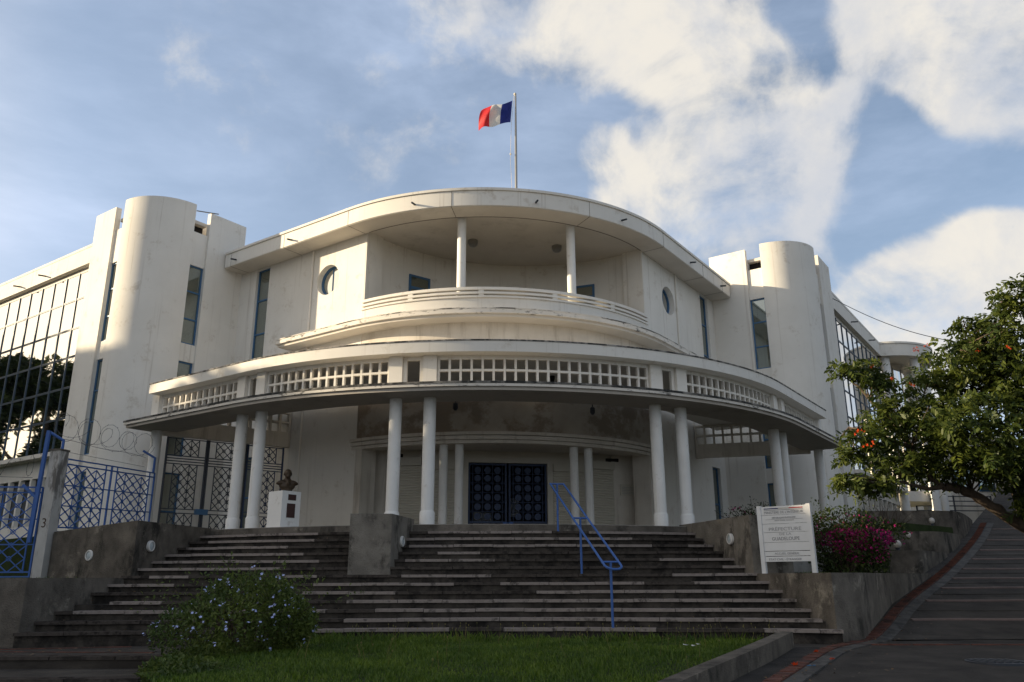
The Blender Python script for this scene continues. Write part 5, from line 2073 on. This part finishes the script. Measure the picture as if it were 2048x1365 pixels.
# ---- grass on the lawn
rs = np.random.RandomState(2)
NG = 60000
gx_ = rs.uniform(-5.3, 5.3, NG * 2)
gy_ = rs.uniform(8.0, 15.4, NG * 2)
ok = np.array([inside((x, y), lawn_poly) for x, y in zip(gx_, gy_)])
gx_, gy_ = gx_[ok][:NG], gy_[ok][:NG]
n = len(gx_)
gz_ = np.array([zl(x, y) for x, y in zip(gx_, gy_)])
hgt = .032 + .042 * rs.uniform(0, 1, n) ** 2
hgt = hgt * (1 + .5 * np.sin(gx_ * 2.3) * np.sin(gy_ * 1.9))
tall = (gy_ > 14.7) & (rs.uniform(0, 1, n) < .5)
hgt[tall] *= 2.2
bare = (np.hypot((gx_ - 2.0) / .7, (gy_ - 13.9) / .35) < 1) & (rs.uniform(0, 1, n) < .85)
hgt[bare] *= .15
an = rs.uniform(0, 2 * PI, n)
lean = rs.uniform(.1, .8, n)
wv = .006 + .005 * rs.uniform(0, 1, n)
dxg, dyg = np.cos(an), np.sin(an)
v = np.empty((n, 4, 3))
v[:, 0] = np.c_[gx_ - dyg * wv, gy_ + dxg * wv, gz_ - .01]
v[:, 1] = np.c_[gx_ + dyg * wv, gy_ - dxg * wv, gz_ - .01]
v[:, 2] = np.c_[gx_ + dxg * hgt * lean * .4 + dyg * wv * .7, gy_ + dyg * hgt * lean * .4 - dxg * wv * .7, gz_ + hgt * .6]
v[:, 3] = np.c_[gx_ + dxg * hgt * lean, gy_ + dyg * hgt * lean, gz_ + hgt]
f = np.arange(n * 4).reshape(n, 4)
me = bpy.data.meshes.new('grass')
me.from_pydata(v.reshape(-1, 3).tolist(), [], f.tolist())
me.materials.append(GRASS)
tag(link('grass', me), 'short green grass covering the lawn', 'grass', kind='stuff')
ws = MB()
for k in range(150):
    x, y = rs.uniform(-3.2, 4.6), (rs.uniform(14.6, 15.25) if k < 95 else rs.uniform(10.5, 14.6))
    if not inside((x, y), lawn_poly):
        continue
    h_ = rs.uniform(.12, .30)
    dx_, dy_ = rs.uniform(-.08, .08), rs.uniform(-.05, .05)
    z_ = zl(x, y)
    ws.tube([(x, y, z_), (x + dx_ * .5, y + dy_ * .5, z_ + h_ * .6), (x + dx_, y + dy_, z_ + h_)], [.0035, .003, .002], 3)
    ws.lathe([(.003, 0), (.010, .012), (.003, .03)], (x + dx_, y + dy_, z_ + h_), 5)
tag(ws.build('weeds', leaf_mat('dry_weed', (.10, .11, .03), (.22, .19, .07), .2)), 'thin dry weed stalks standing in the lawn along the wall foot', 'weeds', kind='stuff')
# tufts of grass in the left gardens and planters
gp = []
for (x0, x1, y0, y1, z, k) in ((-17, -9.2, 15.3, 18.5, 1.0, 3500), (6.0, 7.9, 17.0, 19.5, 1.05, 900)):
    gp.append(np.c_[rs.uniform(x0, x1, k), rs.uniform(y0, y1, k), np.full(k, z)])
gp = np.vstack(gp)
gp = gp[(gp[:, 0] < 0) | (gp[:, 0] < 5.7 + (gp[:, 1] - 16.2) * .72)]
ggo = leaves(gp, .13, rs, .5, np.array([0, 0, 1.0]), .16, GRASS, 'garden_grass')
tag(ggo, 'rough grass growing in the raised gardens', 'grass', kind='stuff')

# ---- fallen leaves gathered along the edges of the paving and in the corners of the steps
fp = []
for k in range(420):
    if k < 230:
        p_, d_ = poly_at(EDGE_P, rs.uniform(0, 14))
        o_ = abs(rs.normal()) * .55 + .02
        x, y = p_[0] + d_[1] * o_, p_[1] - d_[0] * o_
        z = zr(x, y) + .03
    elif k < 340:
        kk = rs.randint(0, 12)
        p_, d_ = poly_at(edges[kk], rs.uniform(.2, 12.5))
        x, y = p_[0] - d_[1] * rs.uniform(.03, .22), p_[1] + d_[0] * rs.uniform(.03, .22)
        z = Z1 + RISE * kk + .012
    else:
        x, y = rs.uniform(-9.5, -5.2), rs.uniform(13.0, 14.6)
        z = -.02
    fp.append((x, y, z))
fv, ff = [], []
for (x, y, z) in fp:
    a, s_ = rs.uniform(0, 6.28), rs.uniform(.018, .04)
    ca, sa = math.cos(a) * s_, math.sin(a) * s_
    i = len(fv)
    fv += [(x - ca, y - sa, z), (x + sa * .45, y - ca * .45, z + rs.uniform(0, .014)), (x + ca, y + sa, z + rs.uniform(0, .016)), (x - sa * .45, y + ca * .45, z + rs.uniform(0, .014))]
    ff.append((i, i + 1, i + 2, i + 3))
me = bpy.data.meshes.new('fallen_leaves')
me.from_pydata(fv, [], ff)
me.materials.append(leaf_mat('dead_leaf', (.06, .038, .018), (.17, .105, .045), .1))
tag(link('fallen_leaves', me), 'dry brown leaves scattered along the paving edges and on the steps', 'leaves', kind='stuff')

# ---- litter and fallen flowers
m = MB()
for k in range(5):
    a = k * 1.3
    m.add([(.05 * math.cos(a) * k, .02 * k - .04, .03 + .004 * k), (.05 * math.cos(a) * k + .06, .02 * k - .03, .034 + .004 * k), (.05 * math.cos(a) * k + .05, .02 * k + .02, .03 + .004 * k), (.05 * math.cos(a) * k - .01, .02 * k + .01, .04 + .004 * k)], [(0, 1, 2, 3)])
o = m.build('paper_scrap', PAPER)
o.location = (2.62, 12.55, zl(2.6, 12.5) + .05)
tag(o, 'torn white paper scrap lying on the grass near the kerb', 'litter')
for i, (x, y, s) in enumerate(((3.85, 11.75, 1.2), (4.69, 13.21, 1.0), (4.6, 12.35, .8))):
    o = empty('fallen_flower', (x, y, zf(x, y) + .03), i * 1.1, ('large fallen orange flower on the brick edging near the lawn kerb', 'fallen orange flower on the asphalt beside the brick edging', 'smallest fallen orange flower close to the kerb end')[i], 'flower', 'fallen flowers on the pavement')
    o.scale = (s * .55, s * .55, s * .55)
    for q in range(3):
        c = link('petals', fm2, o)
        c.location = (.03 * q - .03, .02 * q, 0)
        c.rotation_euler = (.3 * q, .2, q * 1.4)
o = MB().box(-.06, .06, -.012, .012, 0, .012).build('blue_scrap', simple('blue_plastic', (.02, .16, .35), .4))
o.location = (4.1, 11.83, zf(0, 11.83) + .013)
o.rotation_euler = (0, 0, .1)
tag(o, 'small blue plastic scrap lying on the asphalt', 'litter')
